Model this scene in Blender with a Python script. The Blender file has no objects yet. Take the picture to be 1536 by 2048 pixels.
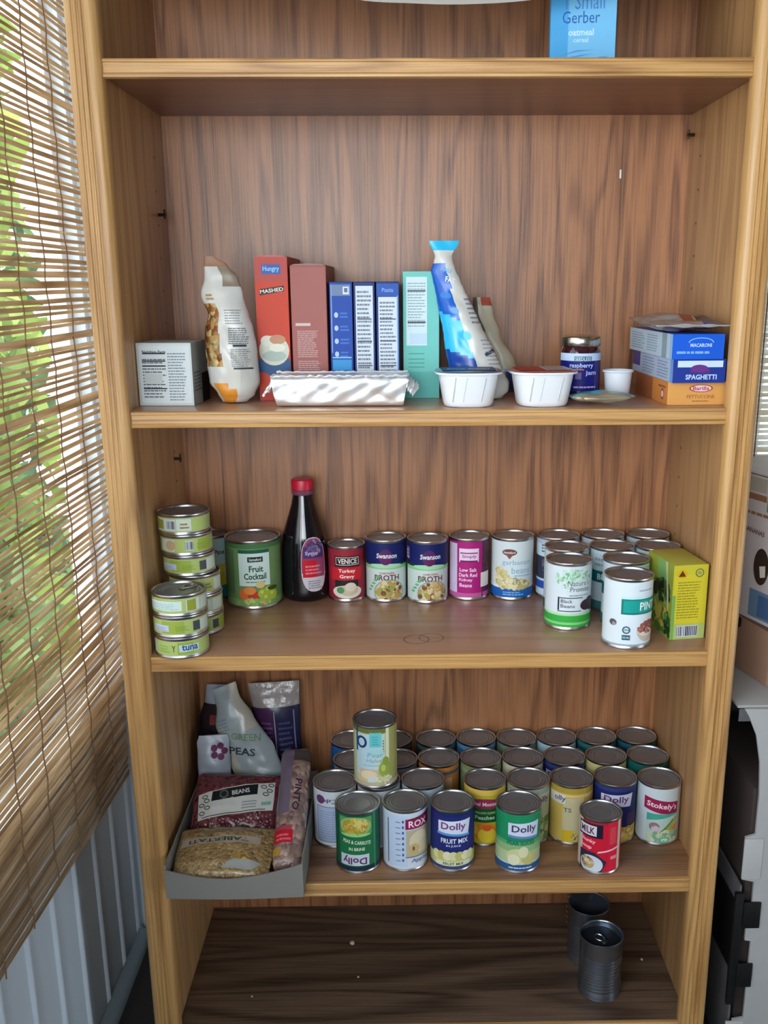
import bpy, bmesh, math, random
from mathutils import Vector, Matrix, noise
PI = math.pi
rnd = random.Random(7)
scene = bpy.context.scene
COL = scene.collection

# ------------------------------------------------------------------ camera
cam_d = bpy.data.cameras.new('camera'); cam = bpy.data.objects.new('camera', cam_d); COL.objects.link(cam)
cp, sp = math.cos(.26571), math.sin(.26571); cyw, syw = math.cos(.01418), math.sin(.01418); cr, sr = math.cos(-.00489), math.sin(-.00489)
R0 = Matrix(((1, 0, 0), (0, 0, -1), (0, 1, 0)))
Ry = Matrix(((cyw, -syw, 0), (syw, cyw, 0), (0, 0, 1)))
Rp = Matrix(((1, 0, 0), (0, cp, -sp), (0, sp, cp)))
Rr = Matrix(((cr, -sr, 0), (sr, cr, 0), (0, 0, 1)))
Rm = Rr @ Rp @ R0 @ Ry                      # world -> (right, down, forward)
B = Matrix((Rm[0], -Rm[1], -Rm[2])).transposed()
cam.matrix_world = Matrix.Translation((.37602, -1.35341, .17093)) @ B.to_4x4()
cam_d.sensor_fit = 'VERTICAL'; cam_d.sensor_height = 24; cam_d.sensor_width = 18
cam_d.lens = 1949.83 * 24 / 2048
cam_d.shift_x = -(832.67 - 768) / 2048; cam_d.shift_y = (1096.0 - 1024) / 2048
cam_d.clip_start = .02
scene.camera = cam

# ------------------------------------------------------------------ sky, window light, exposure
world = bpy.data.worlds.new('sky'); scene.world = world; world.use_nodes = True
wn = world.node_tree; bg = wn.nodes['Background']
bg.inputs['Color'].default_value = (.80, .88, 1.0, 1); bg.inputs['Strength'].default_value = 4.6
scene.view_settings.view_transform = 'Standard'; scene.view_settings.look = 'None'
scene.view_settings.gamma = 1; scene.view_settings.use_curve_mapping = False
scene.view_settings.exposure = 0.05
def area(name, loc, target, sx, sy, energy, col, spread=180):
    l = bpy.data.lights.new(name, 'AREA'); l.shape = 'RECTANGLE'; l.size = sx; l.size_y = sy; l.energy = energy; l.color = col; l.spread = math.radians(spread)
    o = bpy.data.objects.new(name, l); COL.objects.link(o); o.location = loc
    o.rotation_euler = (Vector(target) - Vector(loc)).to_track_quat('-Z', 'Y').to_euler()
    return o
# daylight through the windows behind the camera and through the open part of the left window
area('daylight_rear_window', (.25, -2.06, .30), (.42, 0, .30), 1.0, .7, 4.5, (.84, .93, 1), 98)
area('daylight_left_window', (-.12, -1.30, .22), (.845, .12, .16), 1.0, .8, 4.6, (1, .97, .92), 110)

# added low fill from an unseen right window, brightening the lower left wall
area('added_low_fill', (2.28, -.9, -.60), (-.16, -.05, -.92), .8, .7, .50, (.86, .94, 1), 56)

# ------------------------------------------------------------------ materials
def lin(c):
    c = c / 255
    return c / 12.92 if c <= .04045 else ((c + .055) / 1.055) ** 2.4
def rgb(h): return (lin(h[0]), lin(h[1]), lin(h[2]), 1)
_m = {}
def mat(col, rough=.5, metal=0, key=None, spec=.5, var=.06, vscale=40, **kw):
    k = key or (tuple(col), rough, metal, spec, var)
    if k in _m: return _m[k]
    m = bpy.data.materials.new('paint_%d' % len(_m) if not key else str(key)); m.use_nodes = True
    nt = m.node_tree; b = nt.nodes['Principled BSDF']
    b.inputs['Roughness'].default_value = rough; b.inputs['Metallic'].default_value = metal
    b.inputs['Specular IOR Level'].default_value = spec
    tc = nt.nodes.new('ShaderNodeTexCoord'); nz = nt.nodes.new('ShaderNodeTexNoise'); nz.inputs['Scale'].default_value = vscale
    nz.inputs['Detail'].default_value = 3
    nt.links.new(tc.outputs['Object'], nz.inputs['Vector'])
    mx = nt.nodes.new('ShaderNodeMix'); mx.data_type = 'RGBA'; mx.blend_type = 'MIX'
    c = rgb(col); mx.inputs[6].default_value = tuple(min(1, v * (1 - var)) for v in c[:3]) + (1,); mx.inputs[7].default_value = tuple(min(1, v * (1 + var)) for v in c[:3]) + (1,)
    nt.links.new(nz.outputs['Fac'], mx.inputs[0]); nt.links.new(mx.outputs[2], b.inputs['Base Color'])
    for a, v in kw.items(): b.inputs[a].default_value = v
    _m[k] = m
    return m
def ink(c): return mat(c, .5, 0, None, .25, .03)
def bump(m, scale, strength, dist=.002, stretch=None, detail=4, voronoi=False):
    nt = m.node_tree; b = nt.nodes['Principled BSDF']
    tc = nt.nodes.new('ShaderNodeTexCoord'); mp = nt.nodes.new('ShaderNodeMapping')
    if stretch: mp.inputs['Scale'].default_value = stretch
    nz = nt.nodes.new('ShaderNodeTexVoronoi' if voronoi else 'ShaderNodeTexNoise'); nz.inputs['Scale'].default_value = scale
    if not voronoi: nz.inputs['Detail'].default_value = detail
    bp = nt.nodes.new('ShaderNodeBump'); bp.inputs['Strength'].default_value = strength; bp.inputs['Distance'].default_value = dist
    if voronoi: bp.invert = True
    nt.links.new(tc.outputs['Object'], mp.inputs['Vector']); nt.links.new(mp.outputs[0], nz.inputs['Vector'])
    nt.links.new(nz.outputs[0], bp.inputs['Height']); nt.links.new(bp.outputs[0], b.inputs['Normal'])
    return m
def wood(key, light, dark, axis='z', rough=.42, ring=9.0, stretch=.10, contrast=1.0, spec=.5, seed=0.0, coat=0.0, bands=60):
    """oak: broad cathedral bands plus fine dark pores running along the axis"""
    if key in _m: return _m[key]
    m = bpy.data.materials.new(key); m.use_nodes = True; nt = m.node_tree; b = nt.nodes['Principled BSDF']
    b.inputs['Roughness'].default_value = rough; b.inputs['Specular IOR Level'].default_value = spec
    b.inputs['Coat Weight'].default_value = coat; b.inputs['Coat Roughness'].default_value = .32
    tc = nt.nodes.new('ShaderNodeTexCoord')
    def mapped(s, off=0.0):
        mp = nt.nodes.new('ShaderNodeMapping'); v = [s, s, s]; i = 'xyz'.index(axis); v[i] = s * stretch
        mp.inputs['Scale'].default_value = v; mp.inputs['Location'].default_value = (off + seed, off * .7 + seed, off * 1.3)
        nt.links.new(tc.outputs['Object'], mp.inputs['Vector']); return mp
    n1 = nt.nodes.new('ShaderNodeTexNoise'); n1.inputs['Scale'].default_value = 1; n1.inputs['Detail'].default_value = 2; n1.inputs['Distortion'].default_value = .5
    nt.links.new(mapped(ring).outputs[0], n1.inputs['Vector'])
    mul = nt.nodes.new('ShaderNodeMath'); mul.operation = 'MULTIPLY'; mul.inputs[1].default_value = bands; nt.links.new(n1.outputs['Fac'], mul.inputs[0])
    sn = nt.nodes.new('ShaderNodeMath'); sn.operation = 'SINE'; nt.links.new(mul.outputs[0], sn.inputs[0])
    mr = nt.nodes.new('ShaderNodeMapRange'); mr.inputs['From Min'].default_value = -1; nt.links.new(sn.outputs[0], mr.inputs['Value'])
    pw = nt.nodes.new('ShaderNodeMath'); pw.operation = 'POWER'; pw.inputs[1].default_value = 2.2; nt.links.new(mr.outputs[0], pw.inputs[0])
    n2 = nt.nodes.new('ShaderNodeTexNoise'); n2.inputs['Scale'].default_value = 1; n2.inputs['Detail'].default_value = 3
    mp2 = mapped(330, 3.1); s2 = list(mp2.inputs['Scale'].default_value); s2['xyz'.index(axis)] = 9; mp2.inputs['Scale'].default_value = s2
    nt.links.new(mp2.outputs[0], n2.inputs['Vector'])
    r2 = nt.nodes.new('ShaderNodeMapRange'); r2.inputs['From Min'].default_value = .42; r2.inputs['From Max'].default_value = .72; nt.links.new(n2.outputs['Fac'], r2.inputs['Value'])
    mxa = nt.nodes.new('ShaderNodeMath'); mxa.operation = 'MULTIPLY'; mxa.inputs[1].default_value = .62 * contrast; nt.links.new(pw.outputs[0], mxa.inputs[0])
    mxb = nt.nodes.new('ShaderNodeMath'); mxb.operation = 'MULTIPLY'; nt.links.new(r2.outputs[0], mxb.inputs[0]); mxb.inputs[1].default_value = .55 * contrast
    ad = nt.nodes.new('ShaderNodeMath'); ad.operation = 'ADD'; ad.use_clamp = True; nt.links.new(mxa.outputs[0], ad.inputs[0]); nt.links.new(mxb.outputs[0], ad.inputs[1])
    mx = nt.nodes.new('ShaderNodeMix'); mx.data_type = 'RGBA'; mx.inputs[6].default_value = rgb(light); mx.inputs[7].default_value = rgb(dark)
    nt.links.new(ad.outputs[0], mx.inputs[0])
    nt.links.new(mx.outputs[2], b.inputs['Base Color'])
    bp = nt.nodes.new('ShaderNodeBump'); bp.inputs['Strength'].default_value = .15; bp.inputs['Distance'].default_value = .0006; bp.invert = True
    nt.links.new(r2.outputs[0], bp.inputs['Height']); nt.links.new(bp.outputs[0], b.inputs['Normal'])
    _m[key] = m
    return m
def grains(key, cols, scale, rough=.25, dist=.003, stretch=(1, 1, 1)):
    """packed beans or grain seen through film: a voronoi cell per grain"""
    if key in _m: return _m[key]
    m = bpy.data.materials.new(key); m.use_nodes = True; nt = m.node_tree; b = nt.nodes['Principled BSDF']
    b.inputs['Roughness'].default_value = rough; b.inputs['Coat Weight'].default_value = .5; b.inputs['Coat Roughness'].default_value = .12
    tc = nt.nodes.new('ShaderNodeTexCoord'); mp = nt.nodes.new('ShaderNodeMapping'); mp.inputs['Scale'].default_value = stretch
    v = nt.nodes.new('ShaderNodeTexVoronoi'); v.inputs['Scale'].default_value = scale
    nt.links.new(tc.outputs['Object'], mp.inputs[0]); nt.links.new(mp.outputs[0], v.inputs['Vector'])
    cr = nt.nodes.new('ShaderNodeValToRGB'); el = cr.color_ramp.elements
    el[0].color = rgb(cols[0]); el[1].color = rgb(cols[-1])
    for i, c in enumerate(cols[1:-1]): e = el.new((i + 1) / (len(cols) - 1)); e.color = rgb(c)
    sep = nt.nodes.new('ShaderNodeSeparateColor'); nt.links.new(v.outputs['Color'], sep.inputs[0]); nt.links.new(sep.outputs[0], cr.inputs[0])
    nt.links.new(cr.outputs[0], b.inputs['Base Color'])
    bp = nt.nodes.new('ShaderNodeBump'); bp.invert = True; bp.inputs['Strength'].default_value = .9; bp.inputs['Distance'].default_value = dist
    nt.links.new(v.outputs['Distance'], bp.inputs['Height']); nt.links.new(bp.outputs[0], b.inputs['Normal'])
    _m[key] = m
    return m

OAK = wood('golden_oak', (200, 156, 98), (140, 96, 50), 'z', .38, 10, .06, .8)
OAKX = wood('golden_oak_edge', (196, 152, 94), (136, 92, 50), 'x', .36, 10, .06, .8)
BACK = wood('oak_veneer_back', (170, 116, 76), (100, 60, 36), 'z', .40, 12, .09, .85, .5, 2.0, .20, 46)
SIDE = wood('oak_veneer_side', (194, 150, 100), (148, 106, 66), 'z', .4, 9, .07, .8)
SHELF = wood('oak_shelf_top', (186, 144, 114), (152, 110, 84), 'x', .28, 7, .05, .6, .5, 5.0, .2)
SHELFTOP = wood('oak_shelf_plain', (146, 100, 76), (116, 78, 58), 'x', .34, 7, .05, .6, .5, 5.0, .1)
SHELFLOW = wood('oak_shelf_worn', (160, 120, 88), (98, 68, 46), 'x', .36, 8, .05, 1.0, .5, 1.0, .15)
SHELFDARK = wood('oak_base_dark', (112, 90, 72), (58, 42, 32), 'x', .5, 8, .06, 1.0, .4, 3.0)  # bottom shelf, a darker brown than the shelves above
TIN = mat((196, 196, 198), .3, 1.0, 'tin', .5, .08, 25)
TINB = bump(mat((148, 150, 154), .34, .62, 'tin_lid', .5, .1, 25), 60, .12, .0006)
WHITEP = mat((226, 226, 222), .4, 0, 'white_plastic')
BLACK = mat((14, 14, 15), .5, 0, 'black_plastic')

# ------------------------------------------------------------------ mesh helpers
class M:
    """collects geometry in a bmesh, with a slot per material"""
    def __init__(s): s.bm = bmesh.new(); s.mats = []
    def slot(s, m):
        if m not in s.mats: s.mats.append(m)
        return s.mats.index(m)
    def face(s, pts, m):
        vs = [s.bm.verts.new(p) for p in pts]; f = s.bm.faces.new(vs); f.material_index = s.slot(m); return f
    def box(s, a, b, m, bevel=0, seg=2):
        x0, y0, z0 = a; x1, y1, z1 = b
        v = [s.bm.verts.new(p) for p in ((x0, y0, z0), (x1, y0, z0), (x1, y1, z0), (x0, y1, z0), (x0, y0, z1), (x1, y0, z1), (x1, y1, z1), (x0, y1, z1))]
        fs = [s.bm.faces.new([v[i] for i in q]) for q in ((3, 2, 1, 0), (4, 5, 6, 7), (0, 1, 5, 4), (1, 2, 6, 5), (2, 3, 7, 6), (3, 0, 4, 7))]
        k = s.slot(m)
        for f in fs: f.material_index = k
        if bevel:
            es = list({e for f in fs for e in f.edges})
            bmesh.ops.bevel(s.bm, geom=es, offset=bevel, segments=seg, profile=.6, affect='EDGES', material=k)
        return s
    def lathe(s, prof, m, n=40, c=(0, 0, 0), sx=1, sy=1, close=True):
        k = s.slot(m); rings = []
        for r, z in prof:
            if r < 1e-6: rings.append([s.bm.verts.new((c[0], c[1], c[2] + z))])
            else: rings.append([s.bm.verts.new((c[0] + sx * r * math.cos(2 * PI * i / n), c[1] + sy * r * math.sin(2 * PI * i / n), c[2] + z)) for i in range(n)])
        for a, b in zip(rings, rings[1:]):
            for i in range(n):
                j = (i + 1) % n
                if len(a) == 1 and len(b) == 1: continue
                if len(a) == 1: f = s.bm.faces.new((a[0], b[j], b[i]))
                elif len(b) == 1: f = s.bm.faces.new((a[i], a[j], b[0]))
                else: f = s.bm.faces.new((a[i], a[j], b[j], b[i]))
                f.material_index = k
        return s
    def tube(s, pts, r, m, n=8, caps=True):
        k = s.slot(m); rings = []; up0 = None
        pts = [Vector(p) for p in pts]
        for i, p in enumerate(pts):
            t = (pts[min(i + 1, len(pts) - 1)] - pts[max(i - 1, 0)]).normalized()
            up = Vector((0, 0, 1)) if abs(t.z) < .9 else Vector((1, 0, 0))
            a = t.cross(up).normalized(); b = a.cross(t)
            rr = r[i] if isinstance(r, (list, tuple)) else r
            rings.append([s.bm.verts.new(p + a * rr * math.cos(2 * PI * q / n) + b * rr * math.sin(2 * PI * q / n)) for q in range(n)])
        for a, b in zip(rings, rings[1:]):
            for q in range(n):
                f = s.bm.faces.new((a[q], a[(q + 1) % n], b[(q + 1) % n], b[q])); f.material_index = k
        if caps:
            for rg in (rings[0][::-1], rings[-1]): f = s.bm.faces.new(rg); f.material_index = k
        return s
    def sweep(s, prof, path_a, path_b, m):
        """prof: closed list of 3D offsets, extruded from a to b"""
        k = s.slot(m); A = [s.bm.verts.new(Vector(path_a) + Vector(p)) for p in prof]; Bv = [s.bm.verts.new(Vector(path_b) + Vector(p)) for p in prof]
        n = len(prof)
        for i in range(n):
            f = s.bm.faces.new((A[i], A[(i + 1) % n], Bv[(i + 1) % n], Bv[i])); f.material_index = k
        for q in (A[::-1], Bv): f = s.bm.faces.new(q); f.material_index = k
        return s
    def mesh(s, name, smooth=True, angle=35, recalc=True):
        if recalc: bmesh.ops.recalc_face_normals(s.bm, faces=s.bm.faces)
        me = bpy.data.meshes.new(name); s.bm.to_mesh(me); s.bm.free()
        for m in s.mats: me.materials.append(m)
        if smooth:
            me.polygons.foreach_set('use_smooth', [True] * len(me.polygons)); me.set_sharp_from_angle(angle=math.radians(angle))
        return me
    def obj(s, name, parent=None, loc=None, rotz=None, **kw):
        me = s.mesh(name, **kw)
        return link(name, me, parent, loc, rotz)
def link(name, me, parent=None, loc=None, rotz=None):
    o = bpy.data.objects.new(name, me); COL.objects.link(o)
    if parent: o.parent = parent
    if loc is not None: o.location = loc
    if rotz is not None: o.rotation_euler = (0, 0, rotz)
    return o
def tag(o, label, cat, group=None):
    o['label'] = label; o['category'] = cat
    if group: o['group'] = group
    return o
def thing(name, label, cat, loc=(0, 0, 0), rotz=0, group=None):
    return tag(link(name, None, None, loc, rotz), label, cat, group)
def struct(o): o['kind'] = 'structure'; return o

# ------------------------------------------------------------------ printed graphics
_tx = {}
def text_polys(s, bold):
    k = (s, bold)
    if k not in _tx:
        c = bpy.data.curves.new('t', 'FONT'); c.body = s; c.resolution_u = 2; c.align_x = 'CENTER'
        if bold: c.offset = .022
        o = bpy.data.objects.new('t', c); me = o.to_mesh()
        vs = [(v.co.x, v.co.y) for v in me.vertices]; ps = [[vs[i] for i in p.vertices] for p in me.polygons]
        o.to_mesh_clear(); bpy.data.objects.remove(o); bpy.data.curves.remove(c)
        xs = [v[0] for v in vs]; ys = [v[1] for v in vs]
        _tx[k] = (ps, min(xs), max(xs), min(ys), max(ys))
    return _tx[k]
class Canvas:
    STEP = .00005
    def __init__(s): s.sh = []; s.z = 0
    def _add(s, polys, c): s.sh.append((polys, ink(c) if isinstance(c, tuple) else c, s.z)); s.z += s.STEP; return s
    def rect(s, x0, y0, x1, y1, c): return s._add([[(x0, y0), (x1, y0), (x1, y1), (x0, y1)]], c)
    def poly(s, p, c): return s._add([p], c)
    def ell(s, x, y, rx, ry, c, n=20, a0=0, a1=2 * PI):
        return s._add([[(x + rx * math.cos(a0 + (a1 - a0) * i / n), y + ry * math.sin(a0 + (a1 - a0) * i / n)) for i in range(n + (a1 - a0 < 6.2))]], c)
    def ring(s, x, y, rx, ry, w, c, n=28):
        P = []
        for i in range(n):
            a, b = 2 * PI * i / n, 2 * PI * (i + 1) / n
            P.append([(x + rx * math.cos(a), y + ry * math.sin(a)), (x + rx * math.cos(b), y + ry * math.sin(b)), (x + (rx - w) * math.cos(b), y + (ry - w) * math.sin(b)), (x + (rx - w) * math.cos(a), y + (ry - w) * math.sin(a))])
        return s._add(P, c)
    def text(s, t, x, y, h, c, w=None, bold=True, rot=0, slant=0):
        """centred on x,y; h is the height of the whole line"""
        ps, x0, x1, y0, y1 = text_polys(t, bold); k = h / (y1 - y0); kx = w / (x1 - x0) if w else k * .9
        ca, sa = math.cos(rot), math.sin(rot); P = []
        for p in ps:
            q = []
            for a, b in p:
                a = (a - (x0 + x1) / 2) * kx; b = (b - (y0 + y1) / 2) * k; a += slant * b
                q.append((x + a * ca - b * sa, y + a * sa + b * ca))
            P.append(q)
        return s._add(P, c)
    def bars(s, x0, y0, x1, y1, n, c, fill=.5, seed=1):
        """a paragraph too small to read"""
        r = random.Random(seed); P = []; dh = (y1 - y0) / n
        for i in range(n):
            x = x0; yb = y0 + i * dh
            end = x1 - (x1 - x0) * r.random() * .25
            while x < end:
                w = (x1 - x0) * r.uniform(.06, .22); e = min(x + w, end)
                P.append([(x, yb), (e, yb), (e, yb + dh * fill), (x, yb + dh * fill)]); x = e + (x1 - x0) * .025
        return s._add(P, c)
    def barcode(s, x0, y0, x1, y1, n=16, c=(40, 50, 70)):
        s.rect(x0, y0, x1, y1, (214, 222, 230)); r = random.Random(3); P = []; w = (x1 - x0) / n
        for i in range(n):
            a = x0 + (i + .15) * w; P.append([(a, y0 + .001), (a + w * r.uniform(.25, .75), y0 + .001), (a + w * r.uniform(.25, .75), y1 - .001), (a, y1 - .001)])
        P = [[p[0], (p[1][0], p[0][1]), (p[1][0], p[2][1]), p[3]] for p in P]
        return s._add(P, c)
    def specks(s, x, y, rx, ry, cols, n, size, seed=1, asp=1.0):
        """a heap of beans, nuts or fruit inside an ellipse"""
        r = random.Random(seed)
        groups = {}
        for i in range(n):
            a = r.random() * 2 * PI; d = math.sqrt(r.random()); px = x + rx * d * math.cos(a); py = y + ry * d * math.sin(a)
            z = size * r.uniform(.7, 1.2); t = r.random() * PI; ct, st = math.cos(t), math.sin(t); P = []
            for k in range(8):
                u, v = z * math.cos(k * PI / 4), z * asp * math.sin(k * PI / 4); P.append((px + u * ct - v * st, py + u * st + v * ct))
            s.sh.append(([P], ink(r.choice(cols)), s.z + i * s.STEP * .06))
        s.z += s.STEP * (1 + n * .06)
        return s
    def rect_grid(s, x0, y0, x1, y1, nx, ny, c, gap=.25):
        P = []; dx = (x1 - x0) / nx; dy = (y1 - y0) / ny
        for i in range(nx):
            for j in range(ny): P.append([(x0 + i * dx, y0 + j * dy), (x0 + (i + 1 - gap) * dx, y0 + j * dy), (x0 + (i + 1 - gap) * dx, y0 + (j + 1 - gap) * dy), (x0 + i * dx, y0 + (j + 1 - gap) * dy)])
        return s._add(P, c)
    def into(s, mb, S, sx=0, sy=0, base=.0002):
        t = bmesh.new(); mats = []
        for polys, m, z in s.sh:
            if m not in mats: mats.append(m)
            k = mats.index(m)
            for p in polys:
                try:
                    f = t.faces.new([t.verts.new((a, b, z)) for a, b in p]); f.material_index = k
                except ValueError: pass
        for st, ax in ((sx, 0), (sy, 1)):
            if not st or not t.verts: continue
            lo = min(v.co[ax] for v in t.verts); hi = max(v.co[ax] for v in t.verts); q = math.ceil(lo / st) * st
            while q < hi:
                co = [0, 0, 0]; no = [0, 0, 0]; co[ax] = q; no[ax] = 1
                bmesh.ops.bisect_plane(t, geom=t.verts[:] + t.edges[:] + t.faces[:], dist=1e-7, plane_co=co, plane_no=no); q += st
        sl = [mb.slot(m) for m in mats]; vm = {}
        t.verts.index_update()
        for v in t.verts: vm[v.index] = mb.bm.verts.new(S(v.co.x, v.co.y, base + v.co.z))
        for f in t.faces:
            vs = [vm[v.index] for v in f.verts]
            if f.normal.z < 0: vs.reverse()
            try: g = mb.bm.faces.new(vs); g.material_index = sl[f.material_index]
            except ValueError: pass
        t.free(); return mb
def plane_map(o, u, v, w=9, h=9, lo=-9):
    o, u, v = Vector(o), Vector(u), Vector(v); n = u.cross(v).normalized()
    return lambda x, y, d: o + u * max(lo, min(w, x)) + v * max(lo, min(h, y)) + n * d
def cyl_map(R, z0=0, h=9): return lambda x, y, d: ((R + d) * math.sin(x / R), -(R + d) * math.cos(x / R), z0 + max(0, min(h, y)))

# ================================================================== ROOM
FZ, CZ = -1.10, 1.32
WALLP = mat((216, 229, 240), .55, 0, 'painted_wall', .4, .02, 8)
TRIM = mat((238, 240, 248), .45, 0, 'white_trim', .4, .02, 8)
FLOORM = wood('dark_floor', (46, 40, 36), (26, 22, 20), 'y', .5, 6, .08, .8)
WALL2 = mat((152, 144, 136), .7, 0, 'tan_wall', .3, .03, 8)
CEIL = mat((150, 146, 138), .8, 0, 'ceiling_paint', .3, .02)
struct(M().box((-.30, -2.2, FZ - .05), (2.4, .50, FZ), FLOORM).obj('floor'))
struct(M().box((-.30, -2.2, CZ), (2.4, .50, CZ + .05), CEIL).obj('ceiling'))
WX = -.16
m = M()
# vertical boards under the window: each board swells a little and ends in a narrow bright bead
ys = [-2.2 + i * .1 + .026 for i in range(26)]
for a in ys:
    b = min(a + .1, .366)
    if b - a < .01: continue
    pr = [(WX - .02, a), (WX, a + .0005), (WX + .0045, a + .004), (WX + .0055, a + .009), (WX + .0015, a + .014), (WX + .0005, (a + b) / 2), (WX, b), (WX - .02, b)]
    m.sweep([(p[0], p[1], 0) for p in pr], (0, 0, FZ), (0, 0, -.50), WALLP)
m.box((WX - .06, -2.2, FZ), (WX - .018, .37, -.50), WALLP)
m.box((WX - .06, .352, -.50), (WX, .37, CZ), WALLP)
m.box((WX - .06, -2.2, -.50), (WX, -1.95, CZ), WALLP)
m.box((WX - .06, -1.95, .95), (WX, .352, CZ), WALLP)
struct(m.obj('wall_left', smooth=True, angle=50))
m = M()
m.box((-.22, .37, FZ), (.98, .43, CZ), WALLP); m.box((.98, .37, FZ), (1.75, .43, -.20), WALLP)
m.box((.98, .37, 1.0), (1.75, .43, CZ), WALLP); m.box((1.75, .37, FZ), (2.36, .43, CZ), WALLP)
struct(m.obj('wall_back'))
m = M(); m.box((2.3, -2.2, FZ), (2.36, -1.35, CZ), WALL2); m.box((2.3, -.45, FZ), (2.36, .37, CZ), WALL2); m.box((2.3, -1.35, -.2), (2.36, -.45, CZ), WALL2)
struct(m.obj('wall_right'))
m = M(); m.box((-.16, -2.2, FZ), (2.3, -2.14, -.06), WALL2); m.box((-.16, -2.2, .66), (2.3, -2.14, CZ), WALL2)
m.box((.76, -2.2, -.06), (2.3, -2.14, .66), WALL2); m.box((-.16, -2.2, -.06), (-.08, -2.14, .66), WALL2)
struct(m.obj('wall_rear'))
# glass
GL = bpy.data.materials.new('window_glass'); GL.use_nodes = True; nt = GL.node_tree; nt.nodes.remove(nt.nodes['Principled BSDF'])
tr = nt.nodes.new('ShaderNodeBsdfTransparent'); gs = nt.nodes.new('ShaderNodeBsdfGlossy'); gs.inputs['Roughness'].default_value = .02
ms = nt.nodes.new('ShaderNodeMixShader')
tr.inputs['Color'].default_value = (.95, .97, .97, 1)
ms.inputs[0].default_value = .05; nt.links.new(tr.outputs[0], ms.inputs[1]); nt.links.new(gs.outputs[0], ms.inputs[2]); nt.links.new(ms.outputs[0], nt.nodes['Material Output'].inputs[0])
def window(name, axis, at, a0, a1, z0, z1, w=.04, mull=None, depth=.035):
    def bx(mm, p0, p1, q0, q1, d0, d1, mt):
        if axis == 'x': mm.box((at + d0, p0, q0), (at + d1, p1, q1), mt, .003)
        else: mm.box((p0, at + d0, q0), (p1, at + d1, q1), mt, .003)
    f = M(); d = depth
    bx(f, a0, a0 + w, z0, z1, 0, d, TRIM); bx(f, a1 - w, a1, z0, z1, 0, d, TRIM); bx(f, a0 + w, a1 - w, z0, z0 + w, 0, d, TRIM); bx(f, a0 + w, a1 - w, z1 - w, z1, 0, d, TRIM)
    if mull: bx(f, mull - .025, mull + .025, z0 + w, z1 - w, 0, d, TRIM)
    o = struct(f.obj(name)); g = M()
    if axis == 'x': g.box((at + d * .45, a0 + w, z0 + w), (at + d * .55, a1 - w, z1 - w), GL)
    else: g.box((a0 + w, at + d * .45, z0 + w), (a1 - w, at + d * .55, z1 - w), GL)
    g.obj('pane', o)
    return o
window('window_1', 'x', WX - .055, -1.95, .352, -.50, .95, .025, -.78)
window('window_2', 'y', .385, .98, 1.75, -.20, 1.0)
window('added_low_window', 'x', 2.31, -1.35, -.45, FZ, -.2, .05)  # unseen window, added as the opening for the low fill
struct(M().box((WX, -1.97, -.53), (WX + .022, .36, -.50), TRIM, .004).obj('trim_1'))   # sill under the left window
m = M(); q = [(0, 0, 0), (.018, 0, 0), (.017, 0, .010), (.012, 0, .018), (.004, 0, .024), (0, 0, .034)]
m.sweep([Vector(p) + Vector((WX + .004, 0, FZ)) for p in q], (0, -2.14, 0), (0, .345, 0), mat((150, 168, 178), .5, 0, 'baseboard_paint'))
struct(m.obj('baseboard_left'))
m = M(); m.tube([(WX + .010, .352, FZ + .002), (WX + .030, .338, FZ + .02), (WX + .04, .335, FZ + .055), (WX + .034, .34, FZ + .085)], .006, TRIM)
tag(m.obj('white_cable'), 'white cable end curling up from the floor corner left of the bookcase', 'cable')

# ------------------------------------------------------------------ outside
m = M(); m.box((-1.92, 5.0, FZ - .3), (2.5, 5.3, 4.2), mat((232, 234, 242), .7, 0, 'white_siding'))
for i in range(30): m.box((-1.92, 4.985, FZ - .3 + i * .15), (2.5, 5.0, FZ - .3 + i * .15 + .135), mat((232, 234, 242), .7, 0, 'white_siding'), .006, 1)
tag(m.obj('neighbouring_house'), 'white sided house wall seen bright through the bamboo blind', 'house')
struct(M().box((-9, -3, FZ - .35), (-.25, 6, FZ - .3), mat((120, 130, 70), .9, 0, 'lawn', .2, .3, 3)).obj('ground'))
def leafmat(key, c1, c2):
    m = bpy.data.materials.new(key); m.use_nodes = True; nt = m.node_tree; b = nt.nodes['Principled BSDF']
    tc = nt.nodes.new('ShaderNodeTexCoord'); nz = nt.nodes.new('ShaderNodeTexNoise'); nz.inputs['Scale'].default_value = 4
    cr = nt.nodes.new('ShaderNodeValToRGB'); cr.color_ramp.elements[0].color = rgb(c1); cr.color_ramp.elements[1].color = rgb(c2); cr.color_ramp.elements[0].position = .35; cr.color_ramp.elements[1].position = .65
    nt.links.new(tc.outputs['Object'], nz.inputs[0]); nt.links.new(nz.outputs[0], cr.inputs[0]); nt.links.new(cr.outputs[0], b.inputs['Base Color']); b.inputs['Roughness'].default_value = .6
    t = nt.nodes.new('ShaderNodeBsdfTranslucent'); nt.links.new(cr.outputs[0], t.inputs[0]); ms = nt.nodes.new('ShaderNodeMixShader'); ms.inputs[0].default_value = .4
    nt.links.new(b.outputs[0], ms.inputs[1]); nt.links.new(t.outputs[0], ms.inputs[2]); nt.links.new(ms.outputs[0], nt.nodes['Material Output'].inputs[0])
    return m
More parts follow.
